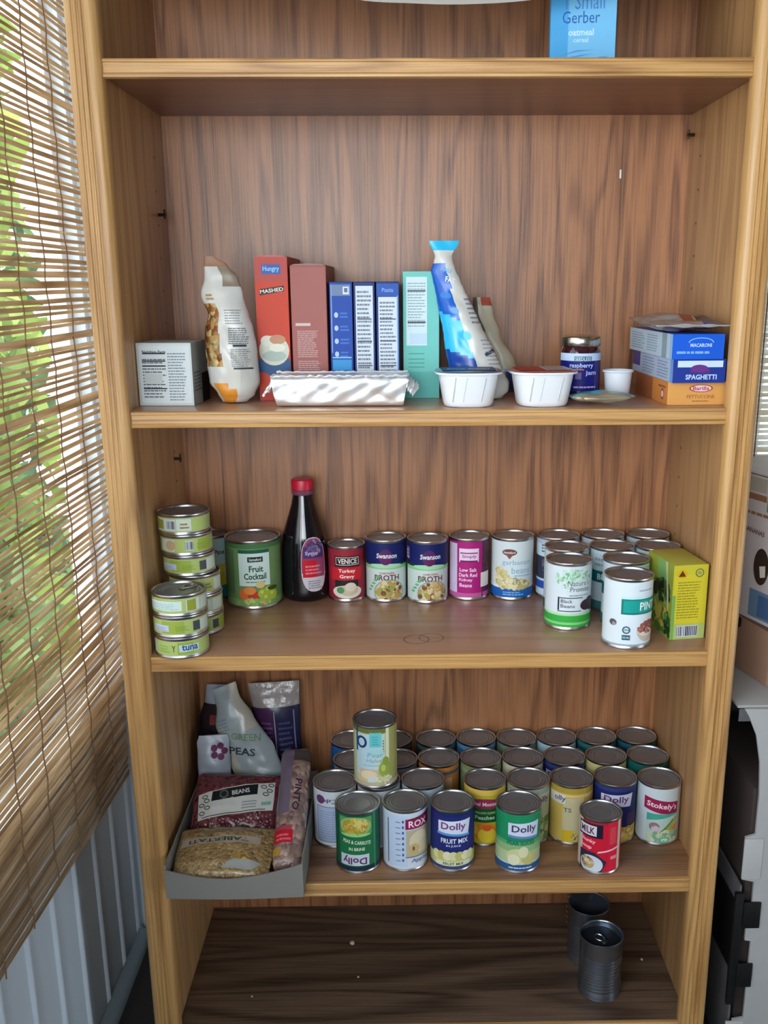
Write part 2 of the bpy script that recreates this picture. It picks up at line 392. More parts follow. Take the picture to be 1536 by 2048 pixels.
def shrub(c, r, h, n, lm, label, seed):
    t = thing('leafy_shrub', label, 'shrub', c); rr = random.Random(seed); m = M()
    for i in range(n):
        a = rr.random() * 2 * PI; d = r * math.sqrt(rr.random()); z = h * rr.random(); d *= (1 - .35 * (z / h))
        p = Vector((d * math.cos(a), d * math.sin(a), z)); u = Vector((rr.uniform(-1, 1), rr.uniform(-1, 1), rr.uniform(-1, 1))).normalized() * rr.uniform(.05, .10)
        v = u.cross(Vector((rr.uniform(-1, 1), rr.uniform(-1, 1), rr.uniform(-1, 1)))).normalized() * rr.uniform(.025, .045)
        m.face((p - u, p + v, p + u, p - v), lm)
    m.obj('foliage', t, smooth=False, recalc=False)
    m = M()
    for i in range(5):
        a = i * 1.26; m.tube([(.05 * math.cos(a), .05 * math.sin(a), 0), (.4 * r * math.cos(a), .4 * r * math.sin(a), h * .5), (.6 * r * math.cos(a + .3), .6 * r * math.sin(a + .3), h * .9)], [.03, .02, .008], mat((96, 80, 60), .8, 0, 'bark'))
    m.obj('stem', t)
shrub((-1.34, 2.1, FZ - .3), .50, 5.6, 5200, leafmat('leaf_lime', (128, 150, 40), (190, 202, 90)), 'lime green shrub beyond the left window, nearest the glass', 3)
shrub((-1.78, 3.25, FZ - .3), .56, 3.4, 3000, leafmat('leaf_mid', (56, 92, 44), (116, 150, 80)), 'taller mid green shrub in front of the white house outside', 4)
shrub((-.97, 1.10, FZ - .3), .42, 1.9, 1900, leafmat('leaf_deep', (70, 100, 50), (150, 170, 90)), 'low dull green shrub under the lime green one outside the window', 5)

# ------------------------------------------------------------------ bamboo roll-up blinds
def bamboo(key, c1, c2, c3, trans):
    m = bpy.data.materials.new(key); m.use_nodes = True; nt = m.node_tree; b = nt.nodes['Principled BSDF']; b.inputs['Roughness'].default_value = .45
    tc = nt.nodes.new('ShaderNodeTexCoord'); mp = nt.nodes.new('ShaderNodeMapping'); mp.inputs['Scale'].default_value = (1, 5, 70)
    nz = nt.nodes.new('ShaderNodeTexNoise'); nz.inputs['Scale'].default_value = 1; nz.inputs['Detail'].default_value = 3
    nt.links.new(tc.outputs['Object'], mp.inputs[0]); nt.links.new(mp.outputs[0], nz.inputs[0])
    cr = nt.nodes.new('ShaderNodeValToRGB'); e = cr.color_ramp.elements; e[0].color = rgb(c1); e[0].position = .3; e[1].color = rgb(c3); e[1].position = .72; k = e.new(.5); k.color = rgb(c2)
    nt.links.new(nz.outputs[0], cr.inputs[0]); nt.links.new(cr.outputs[0], b.inputs['Base Color'])
    t = nt.nodes.new('ShaderNodeBsdfTranslucent'); nt.links.new(cr.outputs[0], t.inputs[0]); ms = nt.nodes.new('ShaderNodeMixShader'); ms.inputs[0].default_value = trans
    nt.links.new(b.outputs[0], ms.inputs[1]); nt.links.new(t.outputs[0], ms.inputs[2]); nt.links.new(ms.outputs[0], nt.nodes['Material Output'].inputs[0])
    return m
BAM = bamboo('bamboo_slats', (164, 138, 104), (202, 178, 146), (228, 210, 182), .56)
BX = -.112
t = thing('bamboo_blind', 'tan bamboo roll-up blind hanging over the window left of the bookcase', 'blind', (0, 0, 0))
m = M(); r = random.Random(11); z = -.632; k = m.slot(BAM); row = 0
while z < 1.0:
    low = z < -.30
    hh = r.uniform(.0021, .0034) if not low else r.uniform(.0028, .0040)
    wide = r.random() < .08
    if wide: hh *= 1.5
    yend = .255 if z > -.2 else .255 - (-.2 - z) * .11
    yend += r.uniform(-.006, .006); ph = r.random() * 9; zo = r.uniform(-.0012, .0012); tl = r.uniform(-.0016, .0016)
    pts = []; n = 9
    for i in range(n + 1):
        y = -.76 + (yend + .76) * i / n
        s = (y + .37) / .6
        zz = z + zo + tl * s + .0022 * noise.noise((y * 5, z * 7 + ph, 0)) - .030 * max(0, min(1, (y + .35) / .55)) * max(0, min(1, (-.1 - z) / .5))
        pts.append((BX + .003 * noise.noise((y * 3, z * 4, 5)) + .0012 * (row % 2), y, zz))
    rings = []
    for p in pts:
        rings.append([m.bm.verts.new((p[0] + a, p[1], p[2] + b)) for a, b in ((.0014, -hh * .6), (.0014, hh * .6), (0, hh), (-.0014, hh * .6), (-.0014, -hh * .6), (0, -hh))])
    for A, Bq in zip(rings, rings[1:]):
        for q in range(6):
            f = m.bm.faces.new((A[q], A[(q + 1) % 6], Bq[(q + 1) % 6], Bq[q])); f.material_index = k
    m.bm.faces.new(rings[-1]).material_index = k
    z += hh * 2 + (r.uniform(.0028, .0052) if z > -.30 else r.uniform(.0004, .0024) if z > -.5 else .0003); row += 1
m.obj('slats', t, angle=60)
CORD = mat((128, 98, 66), .8, 0, 'jute_cord')
for i in range(11):
    y = .225 - i * .095; zb = -.64 if y < .17 else -.3
    m = M(); pts = [(BX + .0035 + .0014 * math.sin(j * 1.7), y + .0010 * math.cos(j * 1.7) + (.002 * noise.noise((j * .2, i, 0))), zb + j * (1.0 - zb) / 80) for j in range(81)]
    m.tube(pts, .0010, CORD, 5); m.obj('cord', t)
BAM2 = bamboo('pale_slats', (206, 196, 170), (226, 222, 208), (240, 240, 236), .55)
t = thing('bamboo_blind', 'pale slatted blind glowing at the window right of the bookcase', 'blind', (0, 0, 0))
m = M(); z = -.185; r = random.Random(5)
while z < 1.0:
    h = r.uniform(.003, .0055); m.box((.955, .350, z), (1.75, .353, z + h * 2), BAM2, .001, 1); z += h * 2 + r.uniform(.0015, .004)
m.obj('slats', t)
for i in range(6):
    M().tube([(1.0 + i * .14, .348, -.185), (1.0 + i * .14, .348, 1.0)], .0013, CORD, 5).obj('cord', t)

# ================================================================== BOOKCASE
S1, S2, S3, S4, S5, D, TOP = .447, 0.0, -.3636, -.7511, -1.025, .335, .80
bc = thing('bookcase', 'tall golden oak bookcase with fluted stiles, its shelves holding canned and packaged food', 'bookcase', (0, 0, 0))
def stile(x0, x1, flip):
    w = x1 - x0; prof = [(0, .018), (0, .004), (.0015, .0008), (.005, -.003), (.010, -.004)]
    gd = .0011 if flip else 0
    for c in (.0165, .023, .0295): prof += [(c - .0022, -.004), (c - .0009, -.0018 - gd), (c + .0009, -.0018 - gd), (c + .0022, -.004)]
    prof += [(w - .009, -.004), (w - .004, -.0022), (w - .001, .002), (w, .008), (w, .018)]
    if flip: prof = [(w - a, b) for a, b in prof][::-1]
    m = M(); m.sweep([(x0 + a, b, 0) for a, b in prof], (0, 0, FZ), (0, 0, TOP), OAK); return m
stile(-.042, 0, True).obj('stile', bc, angle=40); stile(.83, .872, False).obj('stile', bc, angle=40)
M().box((-.026, .018, FZ), (-.005, D, TOP), SIDE, .001).obj('side_panel', bc)
M().box((.846, .018, FZ), (.866, D, TOP), SIDE, .001).obj('side_panel', bc)
M().box((-.026, D, FZ), (.866, D + .006, TOP), BACK).obj('back_panel', bc)
M().box((-.042, -.004, TOP), (.872, D + .006, TOP + .022), OAKX, .004).obj('top_panel', bc)
M().box((0, .002, .755), (.83, .020, TOP), OAKX, .003).obj('top_rail', bc)
def shelf(z, mt, front=True):
    o = M().box((-.0048, .012, z - .018), (.8458, D - .0005, z), mt, .0012).obj('shelf', bc)
    pr = [(.013, -.0005), (.0085, .0002), (.006, -.0002), (.0045, -.002), (.0045, -.004), (.0062, -.0052), (.0062, -.0165), (.0045, -.0178), (.0035, -.0195), (.0040, -.0222), (.007, -.0232), (.013, -.0232)]
    m = M(); m.sweep([(0, a, z + b) for a, b in pr], (.0004, 0, 0), (.8296, 0, 0), OAKX); m.obj('edge_moulding', o, angle=30)
    return o
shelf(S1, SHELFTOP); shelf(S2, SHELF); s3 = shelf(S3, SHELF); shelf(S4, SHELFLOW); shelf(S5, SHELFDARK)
M().box((0, .03, FZ), (.83, .045, S5 - .018), OAKX).obj('kick_board', bc)
# two overlapping can rings left on the third shelf
c = Canvas(); RS = (92, 70, 58)
c.ring(.3955, .0700, .0200, .0200, .0013, RS); c.ring(.4190, .0765, .0195, .0195, .0011, RS)
m = M(); c.into(m, plane_map((0, 0, S3), (1, 0, 0), (0, 1, 0)), .05, .05, .0001); m.obj('ring_stain', s3)
NAIL = mat((70, 56, 44), .4, .9, 'old_nail')
def shelf_pin(p, d, label):
    m = M(); p = Vector(p); d = Vector(d); m.tube([p - d * .002, p + d * .012], .0025, NAIL, 8); m.tube([p + d * .010 + Vector((0, 0, -.006)), p + d * .010 + Vector((0, 0, .008))], .0016, NAIL, 6)
    m.obj('shelf_pin', bc)
shelf_pin((-.005, .273, .276), (1, 0, 0), ''); shelf_pin((-.005, .265, -.111), (1, 0, 0), ''); shelf_pin((.846, .31, .396), (-1, 0, 0), ''); 
m = M(); m.box((.734, D - .003, .333), (.737, D, .347), WHITEP, .001); m.obj('paint_chip', bc)
PH = mat((58, 40, 28), .9, 0, 'pin_hole')
m = M()
for x, dx in ((-.005, 1), (.846, -1)):
    for y in (.06, .28):
        for i in range(9):
            z = .08 + i * .035; m.lathe([(0, 0), (.0022, 0)], PH, 8)
            vs = m.bm.verts[-9:] if False else None
m.bm.free()
m = M(); k = m.slot(PH)
for x, dx in ((-.005, 1), (.846, -1)):
    for y in (.27,):
        for z in [.06 + i * .05 for i in range(7)] + [-.30 + i * .05 for i in range(5)]:
            f = m.bm.faces.new([m.bm.verts.new((x + dx * .0002, y + .0022 * math.cos(a * PI / 4), z + .0022 * math.sin(a * PI / 4))) for a in range(8)]); f.material_index = k
m.obj('pin_hole', bc)['kind'] = 'stuff'

# ================================================================== RIGHT OF THE BOOKCASE
def frame_obj(name, label, cat, loc, rz): return thing(name, label, cat, loc, rz)
# white produce box, turned so its long side faces left
WB = mat((196, 190, 192), .6, 0, 'white_carton'); WBI = mat((150, 120, 90), .8, 0, 'kraft_inside')
t = thing('produce_box', 'white produce box with an oval hand hole, on top of the low brown carton', 'box', (.957, .086, -.3595), math.radians(18.5))
# local: +y runs back along the visible side, x to the right
m = M()
m.box((0, 0, 0), (.004, .20, .235), WB, .001); m.box((.004, 0, 0), (.20, .004, .235), WB, .001); m.box((.196, .004, 0), (.20, .20, .235), WB, .001); m.box((.004, .196, 0), (.196, .20, .235), WB, .001); m.box((.004, .004, 0), (.196, .196, .004), WBI)
c = Canvas()
c.ell(.150, .092, .018, .030, (60, 46, 40), 24); c.poly([(.146, .092), (.160, .096), (.162, .078), (.150, .074)], (222, 224, 214))
c.rect(.128, .006, .190, .052, (104, 134, 164)); c.rect(.150, .010, .182, .046, (70, 104, 146))
c.rect(.04, .196, .150, .206, (150, 112, 84)); c.rect(.152, .182, .190, .228, (88, 146, 96)); c.bars(.10, .172, .19, .180, 1, (150, 110, 90), .6, 3)
c.text('BANANAS', .128, .146, .008, (120, 84, 76), .048, True, -.05); c.rect(.105, .210, .148, .232, (176, 172, 160))
c.into(m, lambda x, y, d: (-d, .19 - x, y), 0, 0, .0003)
m.obj('box_body', t)
m = M()
m.box((.002, .006, .236), (.19, .194, .239), WB, .001); m.obj('lid_flap', t)
KR = mat((150, 118, 98), .75, 0, 'kraft_carton', .3, .08, 12)
t = thing('cardboard_carton', 'low brown cardboard carton under the white produce box', 'box', (.950, .073, -.451), math.radians(13))
m = M(); m.box((0, 0, 0), (.40, .20, .09), KR, .003); m.obj('carton_body', t)
m = M(); c = Canvas(); c.poly([(.100, .062), (.118, .074), (.118, .088), (.096, .088)], (46, 36, 32)); c.into(m, lambda x, y, d: (-d, .2 - x, y), 0, 0, .0003); m.obj('torn_hole', t)
m = M(); m.box((.0, .0, .0905), (.40, .20, .0912), mat((112, 88, 74), .8, 0, 'kraft_top')); m.obj('top_flap', t)
# big grey box with a notched front panel
GB = mat((168, 168, 166), .55, 0, 'grey_corrugated'); GBD = mat((88, 88, 90), .6, 0, 'grey_side_shaded'); DK = mat((40, 36, 34), .8, 0, 'dark_inside')  # side grey is the box grey darkened, shade put into its colour
t = thing('storage_box', 'large light grey box with notched front panel standing on the floor', 'box', (.906, 0, FZ))
h = .65
P = [(.004, 0), (.018, 0), (.018, .10), (.036, .105), (.036, .19), (.0165, .19), (.0165, .29), (.0025, .29), (.0025, .42), (.0165, .42), (.0165, .455), (.015, .50), (.010, .545), (.002, .60), (-.008, .63), (-.013, .65), (.30, .65), (.36, .60), (.36, 0)]
P = [(.012, 0), (.012, .082), (.030, .086), (.030, .235), (.020, .237), (.020, .262), (.026, .266), (.026, .345), (.006, .35), (.006, .425), (.021, .43), (.021, .50), (.017, .555), (.008, .60), (-.006, .632), (-.014, .645), (.36, .645), (.36, 0)]
m = M(); k = m.slot(GB)
for dy in (0,):
    A = [m.bm.verts.new((x, 0, z)) for x, z in P]; Bq = [m.bm.verts.new((x, .005, z)) for x, z in P]
    m.bm.faces.new(A); m.bm.faces.new(Bq[::-1])
    for i in range(len(P)): j = (i + 1) % len(P); m.bm.faces.new((A[i], A[j], Bq[j], Bq[i]))
m.obj('front_panel', t, smooth=False)
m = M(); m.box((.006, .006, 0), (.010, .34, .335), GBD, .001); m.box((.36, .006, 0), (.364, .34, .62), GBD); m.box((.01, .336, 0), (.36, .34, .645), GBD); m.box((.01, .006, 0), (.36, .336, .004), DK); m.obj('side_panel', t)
m = M(); m.box((.0045, .02, .17), (.0062, .16, .30), BLACK, .0005); m.obj('handle_hole', t)
m = M(); m.box((-.022, .008, .6430), (.34, .345, .6478), GB, .001); m.box((-.020, .006, .622), (.32, .0075, .6425), GBD, .0004); m.obj('lid', t)
m = M(); m.box((-.002, -.003, .115), (.012, .006, .325), BLACK, .002); m.box((.012, -.0045, .262), (.040, -.0005, .310), BLACK, .002); m.box((.010, -.0045, .150), (.036, -.0005, .195), BLACK, .002); m.obj('corner_clip', t)
m = M(); m.box((.004, -.003, .352), (.034, -.0004, .424), mat((178, 178, 176), .5, 0, 'grey_tab'), .001); m.obj('tab', t)
m = M(); m.box((.0, -.003, .0), (.030, -.0004, .082), mat((178, 178, 176), .5, 0, 'grey_tab'), .001); m.obj('tab', t)
t = tag(M().box((.925, .02, FZ + .006), (1.20, .30, FZ + .50), mat((64, 54, 50), .8, 0, 'dark_carton'), .004).obj('cardboard_carton'), 'dark brown carton standing inside the large grey storage box', 'box')

# ================================================================== CANS
_canmesh = {}
def can_parts(R, H):
    k = (round(R, 4), round(H, 4))
    if k not in _canmesh:
        b = [(0, .0022), (R - .004, .0022), (R - .003, 0), (R - .0005, .0002), (R, .0016), (R - .0006, .0034), (R - .0011, .0045), (R - .0011, H - .0045), (R - .0006, H - .0034), (R, H - .0018), (R - .0004, H - .0002), (R - .0016, H), (R - .0026, H - .0008), (R - .003, H - .004)]
        body = M().lathe(b, TIN, 44).mesh('can_body', angle=50)
        l = [(R - .0031, H - .0042)]
        for f in (.86, .74, .62): l += [(R * f + .0012, H - .0042), (R * f, H - .0034), (R * f - .0012, H - .0042)]
        l += [(R * .5, H - .0040), (0, H - .0040)]
        lid = M().lathe(l, TINB, 44).mesh('lid', angle=60)
        _canmesh[k] = (body, lid)
    return _canmesh[k]
def can(x, y, z, design, label, group, R=.0375, H=.110, rot=0, cat='can', name='food_can', step=.17):
    t = thing(name, label, cat, (x, y, z + .0004), math.radians(rot), group)
    body, lid = can_parts(R, H)
    link('can_body', body, t); link('lid', lid, t)
    c = Canvas(); h0, h1 = .005, H - .005; W = PI * R
    design(c, R, h1 - h0, W)
    m = M(); c.into(m, cyl_map(R - .0009, h0, h1 - h0), R * step, 0, .0)
    m.obj('label', t, angle=60, recalc=False)
    return t
def base(c, W, H, col): c.rect(-W, 0, W, H, col)
NAVY, WHT, CRM = (24, 34, 92), (226, 232, 236), (222, 216, 196)
def d_fruit(c, R, H, W):
    base(c, W, H, (110, 142, 92)); c.rect(-W, 0, W, .012, (128, 160, 98)); c.rect(-W, H - .008, W, H, (70, 116, 70))
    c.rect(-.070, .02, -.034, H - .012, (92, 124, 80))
    c.rect(-.024, .036, .030, H - .012, (206, 226, 218)); c.rect(-.024, H - .016, .030, H - .010, (20, 92, 70))
    c.rect(-.008, .078, .018, .087, (34, 44, 50)); c.text('hannaford', .005, .0825, .005, (210, 220, 224), .020)
    c.text('Fruit', .006, .066, .011, (16, 70, 52), .024); c.text('Cocktail', .004, .053, .011, (16, 70, 52), .038); c.bars(-.012, .042, .022, .046, 1, (110, 150, 130))
    c.ell(-.012, .022, .013, .011, (216, 110, 50)); c.ell(.0, .018, .010, .010, (196, 60, 36)); c.ell(-.006, .028, .010, .007, (226, 140, 70))
    for a, b in ((.016, .022), (.026, .026), (.022, .013), (.034, .018)): c.ell(a, b, .009, .009, (166, 186, 60)); c.ell(a - .002, b + .003, .003, .003, (196, 210, 110))
    c.ell(.012, .038, .008, .006, (216, 196, 130)); c.ell(.034, .030, .010, .004, (60, 80, 30)); c.specks(.0, .008, .03, .005, [(140, 180, 90), (190, 200, 120), (220, 180, 100)], 24, .004, 4)
def d_behind(c, R, H, W):
    base(c, W, H, (176, 200, 200)); c.rect(-W, 0, W, .022, (40, 110, 112)); c.rect(.0, .030, .035, .060, (206, 186, 60)); c.ell(.02, .034, .016, .012, (196, 170, 50)); c.ell(.028, .046, .008, .016, (220, 214, 170))
    c.text('Pine', .012, .082, .009, (60, 66, 80), .02); c.rect(.024, .064, .05, .096, (120, 170, 168))
def d_venice(c, R, H, W):
    base(c, W, H, (140, 44, 60)); c.rect(-.032, .0, .034, H, (156, 40, 58)); c.rect(-.034, .034, .028, .056, (206, 36, 48))
    c.rect(-.022, .058, .024, .077, (52, 16, 22)); c.rect(-.020, .061, .022, .075, (232, 228, 222)); c.rect(-.019, .062, .021, .074, (40, 24, 28)); c.text('VENICE', .001, .068, .009, (236, 232, 226), .034)
    c.text('Turkey', .0, .050, .008, (244, 236, 232), .030); c.text('Gravy', .0, .040, .008, (244, 236, 232), .026)
    c.rect(-.022, .022, .020, .034, (34, 40, 44)); c.ell(.0, .013, .027, .012, (226, 222, 208)); c.ell(.002, .016, .018, .010, (206, 192, 166)); c.ell(-.012, .016, .007, .006, (90, 150, 100)); c.ell(.006, .022, .010, .008, (222, 212, 192))
def d_broth(ch, off):
    def f(c, R, H, W):
        base(c, W, H, (206, 222, 218)); c.rect(-W, H * .62, W, H, (22, 34, 98)); c.rect(-W, H * .60, W, H * .63, (24, 60, 50)); c.rect(-W, H * .54, W, H * .60, (140, 206, 150)); c.ell(0, H * .60, .03, .004, (170, 222, 180))
        c.ell(0, H * .755, .012, .014, (98, 34, 92)); c.ell(0, H * .84, .006, .006, (80, 40, 100)); c.text('Swanson', .002, H * .78, .009, (232, 236, 250), .036, slant=.1)
        if off: c.rect(-.058, H * .70, -.040, H * .92, (120, 90, 160)); c.bars(-.056, H * .72, -.042, H * .9, 3, (230, 230, 244))
        c.text('CHICKEN', .002, H * .47, .0035, (176, 70, 70), .026); c.text('BROTH', .002, H * .39, .010, (110, 54, 62), .044)
        c.ell(.006, .012, .028, .024, (150, 160, 160)); c.ell(.006, .012, .026, .022, (206, 200, 176))
        c.specks(.006, .012, .023, .020, [(214, 176, 120), (196, 150, 96), (160, 168, 84), (120, 84, 50), (222, 206, 160)], 90, .0042, 8 + off)
        for i in range(5): c.ell(-.030 + i * .004, .016 + i * .006, .004, .002, (110, 180, 130))
    return f
def d_kidney(c, R, H, W):
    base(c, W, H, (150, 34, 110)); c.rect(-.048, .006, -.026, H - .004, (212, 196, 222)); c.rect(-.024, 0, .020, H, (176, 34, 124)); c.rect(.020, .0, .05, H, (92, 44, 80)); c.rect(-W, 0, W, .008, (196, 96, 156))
    c.rect(-.022, H - .036, .013, H - .012, (236, 214, 236)); c.rect(-.020, H - .021, .011, H - .019, (140, 40, 110)); c.text('Simply', -.004, H - .0265, .007, (170, 70, 140), .026, slant=.15); c.rect(-.020, H - .036, .011, H - .033, (120, 40, 96))
    for i, s in enumerate(('Low Salt', 'Dark Red', 'Kidney', 'Beans')): c.text(s, -.006 - (.004 if i > 1 else 0), .050 - i * .0092, .0068, (246, 214, 240), (.030, .032, .024, .022)[i])
    c.rect(.017, .018, .040, .044, (230, 226, 226)); c.specks(.034, .064, .012, .018, [(70, 30, 50), (110, 50, 70), (60, 40, 56)], 40, .004, 2, .6)
def d_garbanzo(c, R, H, W):
    base(c, W, H, (214, 226, 228)); c.rect(-W, 0, W, .016, (28, 96, 176)); c.bars(-.02, .004, .018, .012, 2, (130, 180, 226)); c.rect(-W, .016, W, .020, (236, 238, 232))
    c.ell(-.009, H - .019, .013, .006, (112, 70, 64)); c.poly([(-.018, H - .02), (.0, H - .02), (-.009, H - .031)], (130, 84, 74)); c.text('hannaford', -.009, H - .019, .004, (232, 226, 220), .02)
    c.text('garbanzo', .004, .062, .011, (126, 178, 206), .052, False); c.text('beans', .012, .049, .011, (126, 178, 206), .034, False); c.bars(.0, .038, .032, .043, 1, (150, 190, 210))
    c.specks(-.022, .036, .014, .016, [(214, 204, 150), (196, 184, 120), (226, 218, 176)], 50, .0045, 5); c.specks(.0, .024, .034, .008, [(214, 204, 150), (190, 176, 116), (226, 218, 176), (150, 146, 120)], 70, .0042, 6)
def d_whiteblue(c, R, H, W):
    base(c, W, H, (200, 216, 226)); c.rect(-W, H - .008, W, H, (176, 190, 206)); c.rect(-W, .03, W, .070, (52, 60, 86)); c.specks(-.01, .05, .02, .014, [(120, 110, 110), (70, 60, 70)], 20, .005, 2); c.rect(-W, .012, W, .026, (46, 82, 170)); c.bars(-.03, .078, .03, .094, 3, (96, 110, 130))
def d_whiteteal(c, R, H, W):
    base(c, W, H, (202, 218, 228)); c.rect(-W, .046, W, .066, (14, 104, 108)); c.rect(-W, 0, W, .014, (60, 120, 126)); c.bars(-.03, .074, .03, .092, 2, (150, 170, 180)); c.text('BEANS', -.004, .056, .010, (214, 232, 232), .04)
def d_mint(c, R, H, W):
    base(c, W, H, (196, 216, 222)); c.rect(-.01, .03, .05, H - .004, (150, 196, 176)); c.rect(-W, 0, W, .016, (40, 104, 96))
def d_black(c, R, H, W):
    base(c, W, H, (214, 226, 232)); c.rect(-W, 0, W, .019, (56, 168, 66)); c.rect(-W, .004, W, .008, (130, 204, 130)); c.rect(-W, .019, W, .023, (176, 220, 176))
    c.specks(.004, .080, .030, .016, [(150, 206, 166), (120, 190, 140), (190, 222, 196), (214, 230, 224)], 130, .0034, 9, .5)
    c.rect(.002, .064, .034, .078, (206, 222, 224)); c.text("Nature's", .012, .073, .009, (92, 110, 116), .038, False, slant=.1); c.text('Promise', .014, .063, .008, (92, 110, 116), .034, False, slant=.1); c.bars(-.004, .052, .03, .055, 1, (120, 150, 150))
    c.rect(-.022, .028, -.0195, .050, (38, 40, 60)); c.rect(-.022, .048, .018, .0495, (70, 76, 90)); c.rect(-.022, .026, .016, .0275, (70, 76, 90))
    c.text('Black', -.008, .0435, .006, (58, 62, 84), .018, False); c.text('Beans', -.006, .0355, .006, (58, 62, 84), .022, False)
    c.ell(.026, .036, .012, .009, (58, 44, 54)); c.ell(.034, .042, .009, .007, (70, 52, 62)); c.ell(.037, .031, .008, .006, (46, 34, 44))
def d_pinto(c, R, H, W):
    base(c, W, H, (216, 228, 234)); c.rect(-W, .0, W, .003, (150, 166, 178)); c.bars(.002, .086, .030, .090, 1, (150, 162, 172), .5, 4)
    c.rect(-.024, .074, .060, .078, (190, 232, 232)); c.rect(-.024, .050, .060, .074, (12, 120, 112)); c.rect(-.021, .053, .060, .072, (22, 156, 146)); c.text('PINTO', .026, .0625, .013, (222, 240, 236), .044)
    c.ell(.022, .025, .021, .020, (196, 184, 168), 24, PI, 2 * PI); c.ell(.022, .026, .021, .012, (220, 212, 200)); c.specks(.022, .029, .018, .009, [(150, 86, 76), (176, 110, 96), (120, 62, 58)], 60, .0038, 3, .6)
    c.ring(-.015, .026, .006, .006, .002, (58, 96, 110)); c.text('USDA', -.015, .026, .003, (58, 96, 110), .009); c.rect(-.021, .010, -.009, .018, (56, 92, 108)); c.text('NON GMO', -.015, .014, .003, (200, 220, 226), .010)
    c.ell(-.036, .036, .006, .005, (90, 84, 90)); c.ell(-.034, .034, .003, .003, (160, 150, 150))
def d_plain(col, band=None, txt=None, bar=None):
    def f(c, R, H, W):
        base(c, W, H, col)
        if band: c.rect(-W, H * .0, W, H * .25, band); c.rect(-W, H * .86, W, H * .92, band)
        if bar: c.rect(-.02, .02, .024, H - .02, bar)
        if txt: c.text(txt, .0, H * .70, .012, (236, 236, 236), .05)
    return f
def d_lav(c, R, H, W):
    base(c, W, H, (206, 214, 222)); c.rect(-.036, .006, .024, .072, (56, 76, 120)); c.rect(-.035, .007, .023, .071, (170, 184, 214)); c.bars(-.030, .012, .018, .066, 12, (140, 156, 192), .35, 4)
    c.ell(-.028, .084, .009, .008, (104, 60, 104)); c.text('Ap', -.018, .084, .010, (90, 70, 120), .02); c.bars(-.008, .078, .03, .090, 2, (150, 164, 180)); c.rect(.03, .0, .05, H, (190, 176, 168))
def d_horn(c, R, H, W):
    base(c, W, H, (24, 88, 60)); c.rect(-.030, .004, .030, H - .003, (32, 112, 66)); c.rect(.031, .0, .036, H, (50, 130, 96)); c.rect(-W, 0, W, .008, (22, 46, 62))
    c.rect(-.028, .066, .028, .096, (90, 150, 92)); c.ell(.0, .080, .027, .017, (150, 184, 110)); c.specks(.0, .080, .022, .013, [(196, 170, 70), (176, 140, 56), (214, 196, 110), (160, 150, 60)], 70, .0042, 4)
    c.ell(.0, .065, .026, .003, (150, 206, 130)); c.text('PEAS & CARROTS', .002, .052, .0065, (214, 228, 206), .046, True, -.10); c.text('IN BRINE', .002, .040, .0055, (214, 228, 206), .026)
    c.rect(-.026, .010, .022, .030, (196, 206, 222)); c.text('Dolly', -.002, .020, .016, (92, 44, 82), .040, True, PI)
def d_rox(c, R, H, W):
    base(c, W, H, (206, 216, 230)); c.rect(-.036, .004, .002, H - .004, (190, 208, 232)); c.rect(-.034, .008, -.032, H - .012, (52, 76, 120))
    for i in range(8): c.ell(-.006, .016 + i * .010, .0016, .0026, (70, 90, 140)); c.rect(-.018, .014 + i * .010, -.010, .0155 + i * .010, (110, 130, 170))
    c.rect(-.002, .072, .048, .090, (150, 24, 76)); c.text('ROX', .020, .081, .012, (240, 226, 236), .034); c.poly([(.0, .090), (.048, .096), (.048, .0905), (.0, .0885)], (90, 40, 60))
    c.rect(-.001, .022, .046, .070, (186, 176, 146)); c.ell(.022, .048, .018, .020, (214, 204, 170)); c.ell(.012, .036, .009, .010, (196, 176, 120)); c.ell(.011, .037, .002, .004, (120, 84, 50)); c.ell(.030, .040, .010, .012, (206, 196, 160))
    c.text('Apples', .024, .014, .009, (120, 130, 160), .034, slant=.15); c.rect(-.002, .021, .046, .0225, (90, 96, 110))
def d_dolly(c, R, H, W):
    base(c, W, H, (34, 42, 110)); c.rect(-W, .0, W, .006, (60, 70, 110)); c.rect(-W, H - .006, W, H, (26, 40, 96))
    c.poly([(-.026, .066), (.026, .062), (.030, .088), (-.026, .086)], (214, 222, 240)); c.text('Dolly', .0, .0755, .016, (122, 60, 120), .042); c.poly([(-.028, .062), (.028, .058), (.028, .062), (-.028, .066)], (90, 150, 210))
    c.text('FRUIT MIX', .002, .051, .0085, (226, 232, 244), .046); c.text('IN JUICE', .0, .042, .0045, (200, 208, 236), .024)
    c.rect(-W, .006, W, .026, (196, 196, 130)); 
    for i in range(7): c.ell(-.030 + i * .010, .024, .0075, .008, ((216, 216, 160), (196, 190, 110), (226, 222, 186))[i % 3])
    c.rect(-.03, .006, .03, .014, (214, 220, 190)); c.text('FRUIT MIX', .0, .010, .005, (70, 80, 60), .034)
